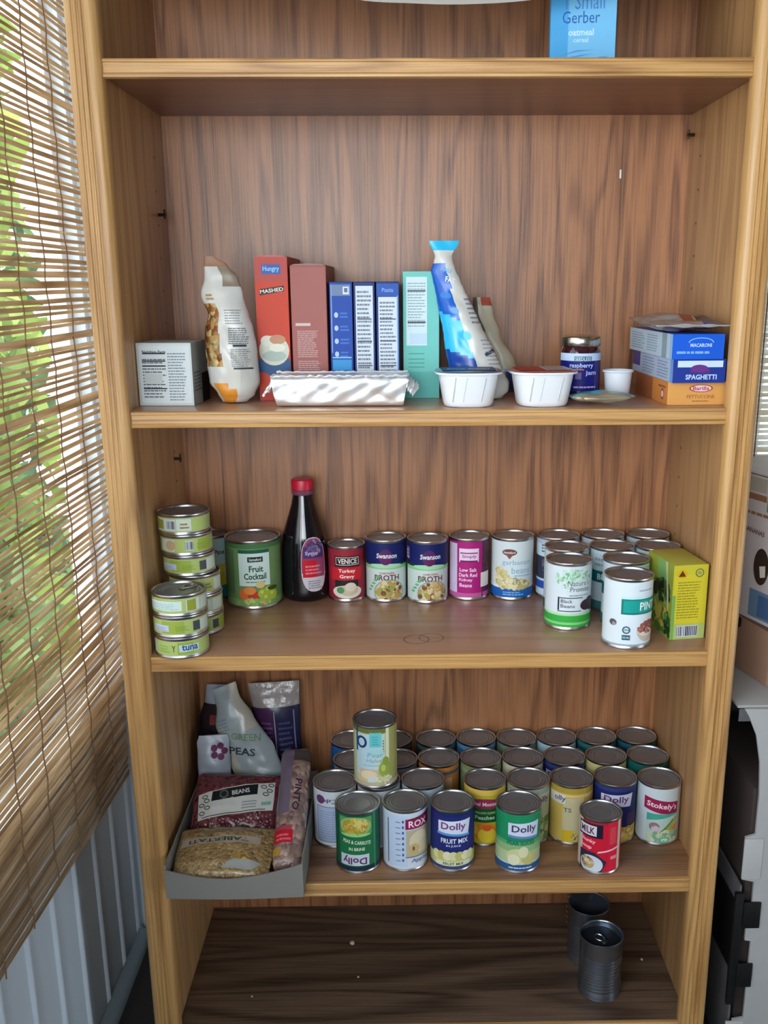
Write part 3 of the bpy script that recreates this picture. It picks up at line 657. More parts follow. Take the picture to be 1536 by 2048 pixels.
def d_pear(c, R, H, W):
    base(c, W, H, (176, 196, 150)); c.rect(-W, .052, W, H, (30, 140, 92)); c.rect(-W, .046, W, .052, (86, 164, 110)); c.rect(-W, .034, W, .046, (140, 180, 124)); c.rect(-W, 0, W, .011, (44, 86, 134)); c.rect(-W, .011, W, .013, (196, 212, 226)); c.bars(-.02, .004, .02, .008, 1, (206, 220, 236))
    c.poly([(-.022, .064), (.030, .060), (.032, .086), (-.022, .085)], (206, 216, 236)); c.text('Dolly', .005, .0735, .016, (74, 62, 92), .042); c.poly([(-.022, .060), (.030, .056), (.030, .060), (-.022, .064)], (110, 130, 190))
    c.text('PEAR SLICES', .0, .050, .008, (20, 110, 84), .046)
    c.ell(-.004, .026, .020, .014, (206, 206, 150)); c.ell(.014, .022, .014, .012, (190, 184, 120)); c.ell(-.012, .020, .010, .010, (222, 222, 186)); c.ell(.004, .034, .008, .010, (214, 216, 176))
def d_milk(c, R, H, W):
    base(c, W, H, (200, 26, 52)); c.rect(-W, H - .004, W, H, (150, 40, 50)); c.rect(.014, 0, .034, H, (206, 30, 56)); c.bars(.018, .050, .032, .080, 10, (230, 120, 130), .3); c.rect(.034, 0, .042, H, (206, 196, 176))
    c.rect(-.050, .0, -.030, H, (206, 190, 170)); c.rect(-.038, .060, .006, .084, (24, 26, 46)); c.rect(-.036, .063, -.004, .081, (216, 206, 220)); c.text('MILK', -.020, .072, .012, (80, 40, 60), .026)
    c.text('Chunky', -.020, .053, .008, (240, 190, 200), .030, True, -.08); c.text('Soup', -.022, .042, .008, (240, 190, 200), .022, True, -.08)
    c.poly([(-.034, .0), (.006, .0), (.014, .018), (-.006, .034), (-.034, .034)], (46, 40, 62)); c.ell(-.012, .012, .020, .016, (206, 214, 226)); c.ell(-.018, .014, .012, .011, (150, 130, 110)); c.specks(-.018, .014, .010, .009, [(190, 160, 110), (120, 90, 70), (214, 196, 150)], 24, .003, 2)
    c.poly([(-.002, .034), (.034, .040), (.034, .043), (.0, .037)], (240, 196, 206)); c.rect(.02, .022, .032, .028, (236, 130, 150))
def d_peach(c, R, H, W):
    base(c, W, H, (196, 180, 50)); c.rect(-W, H - .010, W, H, (226, 190, 90)); c.rect(-.03, .066, .03, .082, (112, 30, 58)); c.ell(.0, .074, .026, .010, (160, 50, 90)); c.text('Del Monte', .0, .074, .007, (240, 214, 226), .042)
    c.rect(-W, .040, W, .066, (22, 92, 40)); c.text('YELLOW CLING', .0, .058, .004, (196, 220, 170), .036); c.text('Peaches', .0, .049, .007, (196, 222, 190), .034)
    c.ell(.0, .022, .020, .018, (226, 130, 40)); c.ell(.004, .016, .016, .014, (230, 200, 60)); c.ell(.004, .030, .008, .006, (216, 96, 40)); c.ell(-.02, .026, .008, .012, (214, 196, 80))
def d_green(c, R, H, W):
    base(c, W, H, (190, 200, 170)); c.rect(-W, H - .010, W, H, (150, 160, 150)); c.text('Dolly', .010, .078, .014, (110, 70, 120), .042); c.rect(.018, .0, .05, .046, (120, 150, 90)); c.specks(.02, .03, .02, .018, [(96, 140, 80), (150, 170, 110), (206, 206, 170)], 50, .004, 5)
def d_corn(c, R, H, W):
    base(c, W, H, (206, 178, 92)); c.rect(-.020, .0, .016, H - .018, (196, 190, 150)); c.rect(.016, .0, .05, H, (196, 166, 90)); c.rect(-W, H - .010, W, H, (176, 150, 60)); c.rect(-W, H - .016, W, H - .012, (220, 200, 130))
    c.rect(-.05, .070, -.016, .088, (216, 214, 206)); c.text('olly', -.026, .079, .012, (96, 84, 110), .022); c.text('TS', -.012, .060, .008, (110, 110, 90), .014); c.rect(-.02, .0, .0, .022, (206, 176, 40)); c.specks(.008, .010, .010, .007, [(150, 150, 90), (206, 190, 110), (100, 104, 70)], 24, .003, 3)
def d_navy2(c, R, H, W):
    base(c, W, H, (30, 38, 98)); c.poly([(-.028, .068), (.026, .064), (.030, .088), (-.028, .086)], (206, 214, 236)); c.text('Dolly', .0, .077, .015, (110, 58, 120), .044); c.rect(-W, H - .007, W, H, (44, 60, 120)); c.rect(-W, .0, W, .026, (206, 176, 90)); c.specks(.01, .016, .03, .010, [(214, 190, 90), (190, 150, 60), (226, 216, 160)], 40, .005, 6); c.rect(.02, .03, .05, .052, (70, 50, 90))
def d_stok(c, R, H, W):
    base(c, W, H, (200, 214, 220)); c.rect(.022, 0, .05, H, (196, 194, 200)); c.poly([(-.040, .062), (-.040, .084), (-.010, .079), (.022, .074), (.022, .052), (-.010, .055)], (150, 34, 76)); c.text("Stokely's", -.008, .0675, .013, (240, 214, 226), .054, True, -.12)
    c.rect(-.034, .040, .022, .054, (70, 168, 148)); c.poly([(-.034, .040), (.022, .052), (.022, .0), (-.034, .0)], (180, 206, 196))
    c.poly([(-.012, .016), (.016, .046), (.024, .050), (.020, .040), (-.004, .012)], (150, 176, 90)); c.poly([(-.008, .018), (.014, .042), (.012, .044), (-.011, .020)], (96, 130, 60)); c.poly([(.006, .028), (.022, .036), (.020, .020), (.008, .020)], (206, 140, 70)); c.ell(-.020, .030, .009, .008, (150, 120, 130)); c.ell(-.018, .026, .007, .006, (206, 190, 200))
    c.specks(-.002, .012, .028, .010, [(196, 210, 170), (150, 180, 150), (220, 214, 170), (120, 170, 140)], 60, .004, 8); c.ell(-.002, .006, .010, .006, (110, 180, 150)); c.ell(-.002, .006, .006, .003, (196, 226, 210))
def d_peartall(c, R, H, W):
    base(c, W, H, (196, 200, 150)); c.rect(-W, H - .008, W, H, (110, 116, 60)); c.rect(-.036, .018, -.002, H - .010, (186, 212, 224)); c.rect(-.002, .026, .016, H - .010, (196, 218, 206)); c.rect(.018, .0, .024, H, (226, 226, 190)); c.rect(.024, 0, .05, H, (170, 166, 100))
    c.rect(-.010, .070, .010, H - .006, (110, 200, 204)); c.bars(-.006, .074, .006, H - .01, 4, (70, 170, 180), .5)
    c.ring(-.024, .078, .010, .011, .004, (28, 66, 110)); c.rect(-.036, .06, -.032, H, (34, 76, 130)); c.bars(.012, .06, .015, .084, 5, (90, 100, 90))
    c.ell(.0, .060, .014, .008, (170, 214, 220)); c.text('Pear', .0, .056, .008, (120, 170, 180), .026, False, slant=.2); c.text('Halves', .0, .046, .007, (120, 170, 180), .030, False, slant=.2); c.bars(-.02, .036, .010, .040, 1, (150, 190, 196))
    c.ell(.016, .030, .011, .015, (150, 170, 70)); c.ell(.017, .044, .006, .008, (140, 160, 66)); c.ell(.013, .032, .004, .006, (190, 200, 110)); c.rect(-.028, .010, .004, .030, (214, 186, 150)); c.ell(-.012, .020, .014, .008, (226, 210, 176)); c.ell(.0, .010, .014, .007, (206, 214, 214)); c.specks(.014, .010, .014, .006, [(220, 214, 160), (190, 200, 120), (226, 226, 206)], 22, .003, 3); c.rect(-W, .0, W, .007, (190, 178, 150))

GA = 'cans on the third shelf'
can(.0405, .299, S3, d_behind, 'can with a white, teal and yellow label half hidden behind the tuna tins', GA, .0325, .116, rot=14)
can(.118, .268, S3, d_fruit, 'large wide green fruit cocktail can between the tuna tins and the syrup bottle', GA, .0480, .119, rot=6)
can(.277, .288, S3, d_venice, 'short red turkey gravy can right of the syrup bottle', GA, .0328, .0985, rot=4)
can(.346, .288, S3, d_broth(0, 0), 'navy and pale green broth can next to the turkey gravy can', GA, .0358, .110, rot=0)
can(.4185, .278, S3, d_broth(1, 1), 'navy and pale green broth can next to the magenta can', GA, .0358, .110, rot=4)
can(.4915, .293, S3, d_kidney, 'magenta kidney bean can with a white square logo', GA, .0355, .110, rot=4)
can(.568, .293, S3, d_garbanzo, 'white garbanzo bean can with a blue bottom band and chickpea picture', GA, rot=0)
can(.6475, .294, S3, d_whiteblue, 'white and blue can in the back row just right of the garbanzo can', GA, rot=-10)
can(.7265, .296, S3, d_whiteteal, 'middle can of the three at the back right, two cans right of the garbanzo can', GA, rot=14)
can(.8055, .296, S3, d_mint, 'can with a pale mint label in the back right corner of the third shelf', GA, rot=4)
can(.650, .2155, S3, d_mint, 'can directly behind the black bean can, its lid showing just above it', GA, rot=30)
can(.727, .2200, S3, d_whiteteal, 'white and teal can two places behind the pinto bean can', GA, rot=-12)
can(.803, .2165, S3, d_mint, 'pale can standing right behind the yellow carton', GA, rot=10)
can(.733, .1405, S3, d_whiteteal, 'white can with a teal band directly behind the pinto bean can', GA, rot=-26)
can(.641, .139, S3, d_black, 'white black bean can with leafy green top and bright green bottom band', GA, rot=0)
can(.7175, .053, S3, d_pinto, 'white pinto bean can with a teal band, frontmost on the third shelf', GA, rot=10)

GB2 = 'cans on the fourth shelf'
can_ = can
def can(x, y, z, d, l, g, R=.0371, H=.110, rot=0): return can_(x, y, z, d, l, g, R, H, rot)
Z = S4
can(.276, .294, Z, d_plain((40, 100, 170)), 'blue can at the left end of the back row on the fourth shelf', GB2)
can(.353, .294, Z, d_plain((60, 66, 80)), 'dark can at the back, mostly hidden behind the stacked pear can', GB2)
can(.4340, .294, Z, d_plain((70, 96, 100), (40, 60, 70)), 'back row can with a greenish lid, first right of the stacked pear can', GB2)
can(.5085, .296, Z, d_plain((84, 140, 180), (60, 110, 160)), 'light blue can in the back row behind the peach can', GB2)
can(.5830, .294, Z, d_plain((110, 130, 110)), 'back row can with an olive lid, third right of the stacked pear can', GB2)
can(.6575, .296, Z, d_plain((170, 200, 212)), 'pale blue can in the back row, fourth right of the stacked pear can', GB2)
can(.7320, .2965, Z, d_plain((40, 110, 112), (30, 80, 90)), 'teal can in the back row, second from the right end', GB2)
can(.8065, .2965, Z, d_plain((30, 90, 104), (24, 66, 84)), 'dark teal can in the back right corner of the fourth shelf', GB2)
can(.286, .2165, Z, d_plain((120, 132, 140)), 'can with a dark lid directly behind the white can at the left end', GB2)
can(.362, .2165, Z, d_plain((96, 100, 104)), 'second row can just behind and right of the stacked pear can', GB2)
can(.4363, .219, Z, d_plain((190, 120, 60), (70, 96, 110), None, (206, 170, 130)), 'can with an orange label in the second row behind the fruit mix can', GB2)
can(.5110, .2175, Z, d_plain((120, 140, 92), (150, 160, 130)), 'green labelled can in the second row, directly behind the peach can', GB2)
can(.5855, .2175, Z, d_plain((206, 200, 176)), 'cream labelled can with a dark olive lid in the second row', GB2)
can(.6600, .219, Z, d_navy2, 'navy labelled can in the second row behind the yellow can', GB2, rot=-25)
can(.7343, .220, Z, d_plain((206, 196, 130), (220, 214, 160)), 'yellow rimmed can in the second row behind the navy label can', GB2)
can(.8087, .219, Z, d_plain((20, 96, 90), (24, 110, 100)), 'green and teal can at the right end of the second row', GB2)
can(.2565, .1410, Z, d_lav, 'white can with a lavender text panel at the left end, beside the tray of bags', GB2, rot=6)
can(.3315, .1405, Z, d_plain((190, 196, 204)), 'can underneath the stacked pear can', GB2)
can(.4065, .1435, Z, d_plain((170, 190, 200)), 'can right of the stacked pear can, behind the fruit mix can', GB2)
can(.512, .1400, Z, d_peach, 'yellow and green peach can between the fruit mix and pear slice cans', GB2, .0362, rot=-4)
can(.5860, .1400, Z, d_green, 'pale green label can directly behind the pear slice can', GB2, rot=12)
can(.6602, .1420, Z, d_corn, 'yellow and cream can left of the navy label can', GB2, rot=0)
can(.7345, .1425, Z, d_navy2, 'navy label can behind the short red soup can', GB2, rot=-6)
can(.8087, .1365, Z, d_stok, 'mixed vegetable can with a maroon banner at the right wall of the fourth shelf', GB2, rot=10)
can(.2985, .066, Z, d_horn, 'green can standing upside down in the front row', GB2, rot=-4)
can(.3755, .070, Z, d_rox, 'white apple can with ringed lid, second from left in the front row', GB2, rot=4)
can(.4530, .067, Z, d_dolly, 'navy fruit mix can in the front row', GB2, .0365, rot=0)
can(.5600, .061, Z, d_pear, 'green pear slice can with a blue base band in the front row', GB2, rot=2)
can(.6925, .052, Z, d_milk, 'short red soup can standing alone at the front right', GB2, .0345, .0980, rot=-14)
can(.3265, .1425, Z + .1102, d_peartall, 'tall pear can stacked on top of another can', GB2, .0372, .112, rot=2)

# tuna tins
can = can_
def d_tuna(k):
    def f(c, R, H, W):
        L = (176, 196, 112); P = (206, 220, 206); base(c, W, H, (178, 190, 130))
        r = random.Random(k); a = [-.052, -.024, .012, .036, .06]; off = (k % 3 - 1) * .010
        cols = [P, L, (156, 176, 70), L, P]
        for i in range(4): c.rect(a[i] + off, .002, a[i + 1] + off - .001, H - .002, cols[(i + k) % 5])
        if k in (0,): 
            c.rect(.004, .006, .034, H - .006, (190, 214, 220)); c.text('tuna', .020, H * .55, .009, (30, 70, 140), .024); c.text('Y', -.004, H * .5, .010, (90, 110, 60), .006)
            c.bars(-.028, .005, -.010, H - .005, 3, (150, 180, 100))
        elif k in (1, 4): c.rect(-.040, .005, -.012, H - .008, (196, 206, 230)); c.bars(-.038, .006, -.014, H - .010, 3, (150, 160, 200)); c.bars(-.002, .006, .018, H - .008, 3, (130, 160, 60)); c.rect(.024, .004, .036, H - .004, (70, 76, 84))
        elif k in (2,): c.rect(-.040, .004, .016, H - .004, (206, 226, 222)); c.bars(-.036, .006, .012, H - .006, 4, (170, 196, 196)); c.rect(.024, .003, .038, H - .003, (150, 160, 50))
        elif k in (3, 6): c.barcode(-.014, .004, .000, H - .004, 8); c.bars(.008, .006, .022, H - .006, 2, (150, 120, 60)); c.rect(-.036, .004, -.020, H - .004, (150, 156, 60))
        else: c.barcode(.002, .004, .014, H - .004, 8); c.ell(-.022, H * .5, .009, .008, (196, 170, 130)); c.bars(.020, .006, .034, H - .006, 2, (140, 170, 70))
    return f
GT = 'stacked tuna tins'
TR, TH = .0405, .0325
_tl = ['bottom tin of the front tuna stack, with a blue name patch', 'middle tin of the front tuna stack', 'top tin of the front tuna stack, its pull tab lid showing']
def tuna(x, y, z, k, label, rot, tilt=(0, 0)):
    t = can(x, y, z, d_tuna(k), label, GT, TR, TH, rot, 'tin', 'tuna_tin'); t.rotation_euler = (tilt[0], tilt[1], math.radians(rot)); return t
TAB = mat((190, 192, 190), .3, 1, 'pull_tab')
def pull_tab(t, H, a=0):
    m = M(); m.box((-.005, -.014, H - .0036), (.005, -.004, H - .0022), TAB, .0005); P = [(.008 * math.cos(i * PI / 8), -.022 + .010 * math.sin(i * PI / 8), H - .0028) for i in range(17)]; m.tube(P, .0014, TAB, 6, False); o = m.obj('pull_tab', t); o.rotation_euler = (0, 0, a)
for i in range(3):
    t = tuna(.0420, .034, S3 + .0003 + i * (TH + .0003), i, _tl[i], (0, 4, -6)[i])
pull_tab(t, TH, 2.6)
back = [(.0475, .131, 'bottom tin of the rear tuna stack, hidden except its right edge'), (.0475, .130, 'second tin from the bottom of the rear tuna stack'), (.046, .129, 'third tin from the bottom of the rear tuna stack, just above the front stack lid'), (.0395, .128, 'fourth tin from the bottom of the rear tuna stack'), (.0375, .128, 'second tin from the top of the rear tuna stack'), (.0355, .127, 'topmost tuna tin of the rear stack, tilted with a dark lid')]
for i, (x, y, l) in enumerate(back):
    t = tuna(x, y, S3 + .0003 + i * (TH + .0003), (4, 2, 6, 1, 5, 3)[i], l, (10, -20, 20, 0, 6, -8)[i], (0, 0))

# opened metal cans on the bottom shelf
def open_can(x, y, z, R, H, label, rot, lid_up):
    t = thing('empty_can', label, 'can', (x, y, z + .0004), math.radians(rot), 'empty cans on the bottom shelf')
    p = [(0, .0015), (R - .003, .0015), (R - .002, 0), (R, .0012), (R - .0008, .004)]
    zz = .014
    while zz < H - .030: p += [(R - .0008, zz), (R - .0018, zz + .0022), (R - .0008, zz + .0044)]; zz += .0062
    p += [(R - .0008, H - .004), (R + .0004, H - .002), (R - .0002, H), (R - .0016, H - .0006), (R - .0024, H - .004), (R - .0024, .004), (0, .0035)]
    steel = mat((150, 160, 174), .24, .92, 'dull_steel')
    M().lathe(p, steel, 48).obj('can_body', t, angle=70)
    m = M(); m.lathe([(0, 0), (R - .005, 0), (R - .0042, .0008), (R - .005, .0016), (0, .0016)], mat((80, 90, 104), .3, .85, 'dark_steel'), 40); P = [(.007 * math.cos(i * PI / 8), .004 + .009 * math.sin(i * PI / 8), .004) for i in range(17)]; m.tube(P, .0013, TAB, 6, False); m.box((-.004, -.010, .001), (.004, -.004, .004), TAB, .0005)
    l = m.obj('lid', t)
    if lid_up: l.location = (-.002, .024, H + .022); l.rotation_euler = (1.15, .1, .2)
    else: l.location = (0, .001, H - .016); l.rotation_euler = (.10, 0, .8)
    return t
open_can(.7130, .090, S5, .0375, .112, 'opened ribbed steel can in front on the dim bottom shelf', 0, False)
open_can(.7080, .178, S5, .0370, .110, 'opened steel can with its lid bent up, behind the other empty can', 20, True)
m = M(); P = [(.690 + .007 * math.cos(i * .9), .262 + .007 * math.sin(i * .9), S5 + .0045 + i * .0016) for i in range(76)]; m.tube(P, .0016, mat((200, 190, 160), .3, 1, 'brass_spring'), 5)
tag(m.obj('metal_spring'), 'small shiny metal coil at the back of the bottom shelf behind the empty cans', 'spring')
CR = mat((206, 184, 160), .8, 0, 'crumb')
for i, (x, y, r_, l) in enumerate(((.275, .215, .005, 'pale crumb left of centre on the bottom shelf'), (.290, .125, .0022, 'tiny crumb nearer the front on the bottom shelf'), (.805, .160, .0026, 'tiny crumb beside the right wall of the bottom shelf'), (.107, .080, .002, 'tiny crumb at the far left of the bottom shelf'))):
    m = M(); bmesh.ops.create_icosphere(m.bm, subdivisions=2, radius=r_); m.slot(CR)
    for v in m.bm.verts: v.co *= 1 + .35 * noise.noise(v.co * 300 + Vector((i, 0, 0))); v.co.z = v.co.z * .6 + r_ * .62
    tag(m.obj('crumb', None, (x, y, S5 + r_ * .25)), l, 'crumb', 'crumbs on the bottom shelf')

# ================================================================== CARTONS
def carton(name, label, x0, x1, y0, y1, z0, z1, col, front=None, left=None, right=None, top=None, rotz=0, cat='box', group=None, lid=None, bevel=.0012):
    """printed box; canvas coordinates start at the lower left corner of each face"""
    w, d, h = x1 - x0, y1 - y0, z1 - z0; cx, cy = (x0 + x1) / 2, (y0 + y1) / 2
    m = M(); m.box((-w / 2, -d / 2, 0), (w / 2, d / 2, h), mat(col, .5, 0, None, .3, .03), bevel)
    for fn, o, u in ((front, (-w / 2, -d / 2, 0), (1, 0, 0)), (left, (-w / 2, d / 2, 0), (0, -1, 0)), (right, (w / 2, -d / 2, 0), (0, 1, 0))):
        if fn: c = Canvas(); fn(c, w if u[0] else d, h); c.into(m, plane_map(o, u, (0, 0, 1), w if u[0] else d, h, 0))
    if top: c = Canvas(); top(c, w, d); c.into(m, plane_map((-w / 2, -d / 2, h), (1, 0, 0), (0, 1, 0)))
    t = thing(name, label, cat, (cx, cy, z0 + .0003), math.radians(rotz), group)
    m.obj('box_body', t, recalc=False)
    if lid:
        q = M(); q.sweep([(-w / 2, -.0, 0), (w / 2, 0, 0), (w / 2 - .006, 0, .0022), (0, 0, .0032), (-w / 2 + .006, 0, .0022)], (0, -d / 2 + .002, h), (0, d / 2 - .004, h), mat(lid, .45)); q.obj('top_flap', t)
    return t
GBX = 'boxes standing in a row on the second shelf'
def f_gerber(c, w, h):
    c.rect(0, 0, .024, h, (70, 160, 216)); c.rect(.024, .0, w, h, (112, 184, 228))
    c.text('Gerber', .041, .0695, .0150, (30, 92, 166), .050, False); c.text('1 Small', .046, .089, .020, (70, 130, 206), .052, False)
    c.text('oatmeal', .0415, .051, .0085, (190, 226, 246), .034); c.text('cereal', .0415, .0415, .0062, (178, 220, 246), .020)
    c.poly([(.012, .0215), (.036, .0285), (.062, .029), (.036, .0270)], (64, 138, 196)); c.poly([(.012, .018), (.04, .0225), (.060, .0245), (.04, .0208)], (70, 146, 204)); c.bars(.018, .008, .052, .016, 2, (150, 206, 240)); c.rect(.066, .012, .078, .020, (84, 140, 206))
def f_gside(c, w, h): c.rect(0, 0, w, h, (116, 146, 176)); c.rect(.012, .01, .06, .03, (60, 92, 140)); c.bars(.01, .05, .08, .12, 6, (86, 116, 150))
carton('cereal_canister', 'light blue infant cereal box at the right of the top shelf', .586, .674, .105, .17, S1, S1 + .21, (110, 180, 226), f_gerber, None, f_gside, None, -6)
def f_nutri(c, w, h):
    c.rect(.004, .004, w - .003, h - .004, (206, 216, 218)); c.rect(.009, h - .016, .042, h - .0135, (60, 66, 72)); c.text('Nutrition Facts', .026, h - .0125, .0042, (30, 34, 38), .034)
    c.bars(.008, .012, .042, h - .020, 13, (96, 104, 112), .42, 5); c.bars(.045, .008, .072, h - .012, 17, (120, 132, 142), .4, 6)
    for y in (.024, .056, .063): c.rect(.008, y, .042, y + .0018, (40, 44, 50))
    c.rect(.010, .032, .036, .046, (190, 198, 198))
def f_nside(c, w, h): c.rect(0, 0, w, h, (150, 158, 158)); c.rect(.05, .0, w, h * .48, (24, 26, 28)); c.bars(.008, .02, .05, .05, 6, (90, 96, 100))
carton('small_carton', 'small white carton with nutrition table at the left end of the second shelf', -.0015, .0785, .070, .165, S2, .0895, (196, 204, 204), f_nutri, None, f_nside, None, -3)
def f_red(c, w, h):
    c.rect(0, .0, w, h, (196, 66, 44)); c.rect(0, h - .035, w, h, (176, 74, 66)); c.rect(.010, h - .024, w - .010, h - .010, (60, 92, 160)); c.text('Hungry', w / 2, h - .017, .009, (150, 196, 236), w * .5)
    c.poly([(.006, h - .054), (w - .006, h - .048), (w - .006, h - .040), (.006, h - .045)], (56, 40, 36)); c.text('MASHED', w / 2, h - .0468, .0055, (220, 216, 206), w * .72, True, .12)
    c.rect(0, .042, w, .058, (44, 78, 120)); c.ell(w / 2, .062, w * .49, .026, (48, 86, 130), 24, PI, 2 * PI); c.ell(w / 2, .074, w * .47, .022, (206, 208, 190)); c.ell(w * .3, .088, .010, .008, (216, 216, 200)); c.ell(w * .62, .090, .012, .007, (190, 140, 110)); c.ell(w * .5, .066, .018, .008, (170, 186, 176)); c.ell(w * .6, .078, .012, .006, (224, 224, 208))
    c.rect(.0, .0, w, .016, (170, 54, 40))
carton('instant_potato_box', 'tall red box with a bowl picture, leftmost of the standing boxes', .1625, .2105, .130, .318, S2, .2075, (176, 70, 54), f_red, None, None, None, 0, 'box', GBX, (166, 74, 66))
def f_dusty(c, w, h):
    c.rect(.001, .0, w - .001, h - .003, (160, 96, 90)); c.bars(.008, .064, w - .014, .104, 14, (196, 168, 166), .4, 3); c.bars(.008, .030, w - .010, .060, 10, (196, 168, 166), .4, 4); c.rect(.006, h - .086, .028, h - .082, (206, 186, 182)); c.rect(.008, .010, w - .010, .013, (190, 160, 156))
carton('baking_box', 'dusty rose brown box with white small print beside the red box', .2135, .2665, .133, .32, S2, .1955, (156, 94, 88), f_dusty, None, None, None, 0, 'box', GBX, (140, 82, 76))
def f_blue(c, w, h):
    c.rect(.001, 0, w - .001, h - .002, (26, 70, 160)); c.rect(.003, h - .020, w - .003, h - .004, (106, 128, 160)); c.rect(w - .014, h - .018, w - .005, h - .007, (206, 216, 230)); c.rect(w - .012, h - .015, w - .007, h - .009, (90, 110, 140)); c.rect(.002, .07, .0035, h - .004, (130, 160, 206))
    for i in range(6): c.ell(.0095, .03 + i * .019, .003, .004, (176, 200, 236)); c.bars(.015, .026 + i * .019, w - .005, .036 + i * .019, 2, (70, 120, 206), .5, i)
    c.rect(.003, .044, w - .003, .060, (60, 150, 214)); c.rect(.003, .062, w - .003, .064, (130, 196, 236)); c.bars(.005, .008, w - .005, .024, 3, (120, 160, 220))
carton('pasta_box', 'narrow bright blue box with small icons, first of three navy blue boxes', .2705, .3045, .132, .31, S2, .1725, (22, 50, 130), f_blue, None, None, None, 0, 'box', GBX)
def f_panel(blue):
    def f(c, w, h):
        c.rect(.0005, 0, w - .0005, h - .002, (30, 52, 116)); c.rect(.003, .0, w - .003, h - (.022 if blue else .006), (206, 216, 226)); c.bars(.005, .004, w - .005, h - (.026 if blue else .010), 26, (110, 122, 136), .45, 4 + blue)
        for y in (.05, .086, .118): c.rect(.005, y, w - .005, y + .0016, (70, 80, 96))
        if blue: c.rect(.001, h - .021, w - .001, h - .003, (40, 84, 170)); c.text('Pasta', w / 2, h - .012, .006, (120, 160, 220), w * .5); c.rect(w - .0035, 0, w - .0015, h - .02, (110, 160, 230))
    return f
carton('pasta_box', 'navy box with a plain white nutrition panel, middle of three', .3060, .3375, .134, .31, S2, .1725, (26, 40, 92), f_panel(0), None, None, None, 0, 'box', GBX)
carton('pasta_box', 'navy box with a blue header above its white panel, beside the teal box', .3395, .3735, .132, .31, S2, .1725, (24, 44, 110), f_panel(1), None, None, None, 0, 'box', GBX)
def f_teal(c, w, h):
    c.rect(.0008, .0, w - .0008, h - .002, (112, 196, 186)); c.rect(.0, 0, w, .04, (96, 182, 174)); c.rect(.005, h - .108, .036, h - .008, (206, 226, 230)); c.bars(.007, h - .080, .034, h - .014, 16, (140, 160, 166), .35, 8); c.rect(.007, h - .075, .034, h - .0725, (70, 84, 92)); c.rect(.007, h - .029, .034, h - .027, (80, 94, 102)); c.rect(.010, h - .106, .036, h - .090, (190, 214, 230))
    for y in (.046, .052, .058, .066): c.rect(.008, y, .032, y + .0018, (80, 164, 156))
carton('cereal_box', 'pale teal box with a white side panel, right end of the box row', .379, .4335, .149, .333, S2, .187, (120, 196, 186), f_teal, None, None, None, 0, 'box', GBX)
GS = 'flat boxes stacked at the right end of the second shelf'
def f_or(c, w, h):
    c.rect(.001, .0, w - .001, h, (216, 156, 84)); c.ell(w * .56, h * .72, .017, .0055, (150, 50, 40)); c.ell(w * .56, h * .72, .015, .0045, (236, 206, 206)); c.text('Barilla', w * .56, h * .72, .0055, (176, 60, 96), .024); c.text('FETTUCCINE', w * .56, h * .36, .005, (160, 104, 56), .040); c.bars(w * .42, h * .14, w * .7, h * .24, 1, (160, 110, 64))
def l_or(c, w, h): c.rect(0, 0, w, h, (206, 132, 64)); c.rect(0, 0, w * .55, h, (156, 92, 56)); c.ell(w * .86, h * .42, .008, .008, (150, 60, 50)); c.ell(w * .86, h * .42, .006, .005, (230, 190, 180)); c.bars(w * .74, h * .7, w * .95, h * .9, 1, (150, 84, 50))
carton('pasta_box', 'orange pasta box at the bottom of the flat stack', .7525, .8385, .041, .212, S2, .0325, (212, 150, 80), f_or, l_or, None, None, 1.5, 'box', GS)
def f_sp(c, w, h): c.rect(0, 0, w, h, (26, 52, 140)); c.rect(.006, h - .011, w - .004, h - .002, (196, 216, 240)); c.rect(w * .33, h * .42, w * .70, h * .62, (90, 44, 120)); c.ell(w * .5, h * .62, .012, .005, (100, 50, 130)); c.text('SPAGHETTI', w * .54, h * .25, .007, (196, 214, 250), .044)
def l_sp(c, w, h): c.rect(0, 0, w, h, (176, 192, 216)); c.rect(.0, h * .3, w * .20, h, (84, 74, 140)); c.bars(w * .27, h * .12, w * .60, h * .9, 6, (124, 142, 172), .4, 2); c.bars(w * .64, h * .12, w * .9, h * .9, 6, (124, 142, 172), .4, 3); c.rect(w * .94, 0, w, h, (110, 160, 226))
carton('pasta_box', 'dark blue spaghetti box in the middle of the flat stack', .7545, .8285, .024, .250, .0328, .0655, (30, 54, 140), f_sp, l_sp, None, None, 1, 'box', GS)
def f_bl(c, w, h): c.rect(0, 0, w, h, (18, 88, 206)); c.ell(w * .55, h * .66, .018, .007, (130, 180, 246), 16, 0, PI); c.ell(w * .55, h * .655, .0165, .006, (18, 88, 206), 16, 0, PI); c.text('MACARONI', w * .55, h * .56, .005, (190, 216, 250), .030); c.bars(.006, h * .22, w - .006, h * .34, 1, (120, 170, 240), .8, 2)
def l_bl(c, w, h): c.rect(0, 0, w, h, (186, 206, 220)); c.bars(w * .06, h * .15, w * .40, h * .9, 7, (130, 154, 174), .4, 5); c.bars(w * .44, h * .15, w * .72, h * .9, 7, (130, 154, 174), .4, 6); c.rect(w * .78, .0, w * .88, h, (140, 160, 170)); c.rect(w * .95, 0, w, h, (150, 190, 236))
carton('pasta_box', 'bright blue box on top of the spaghetti box', .7500, .8225, .022, .255, .0658, .100, (24, 84, 196), f_bl, l_bl, None, None, 1.5, 'box', GS)
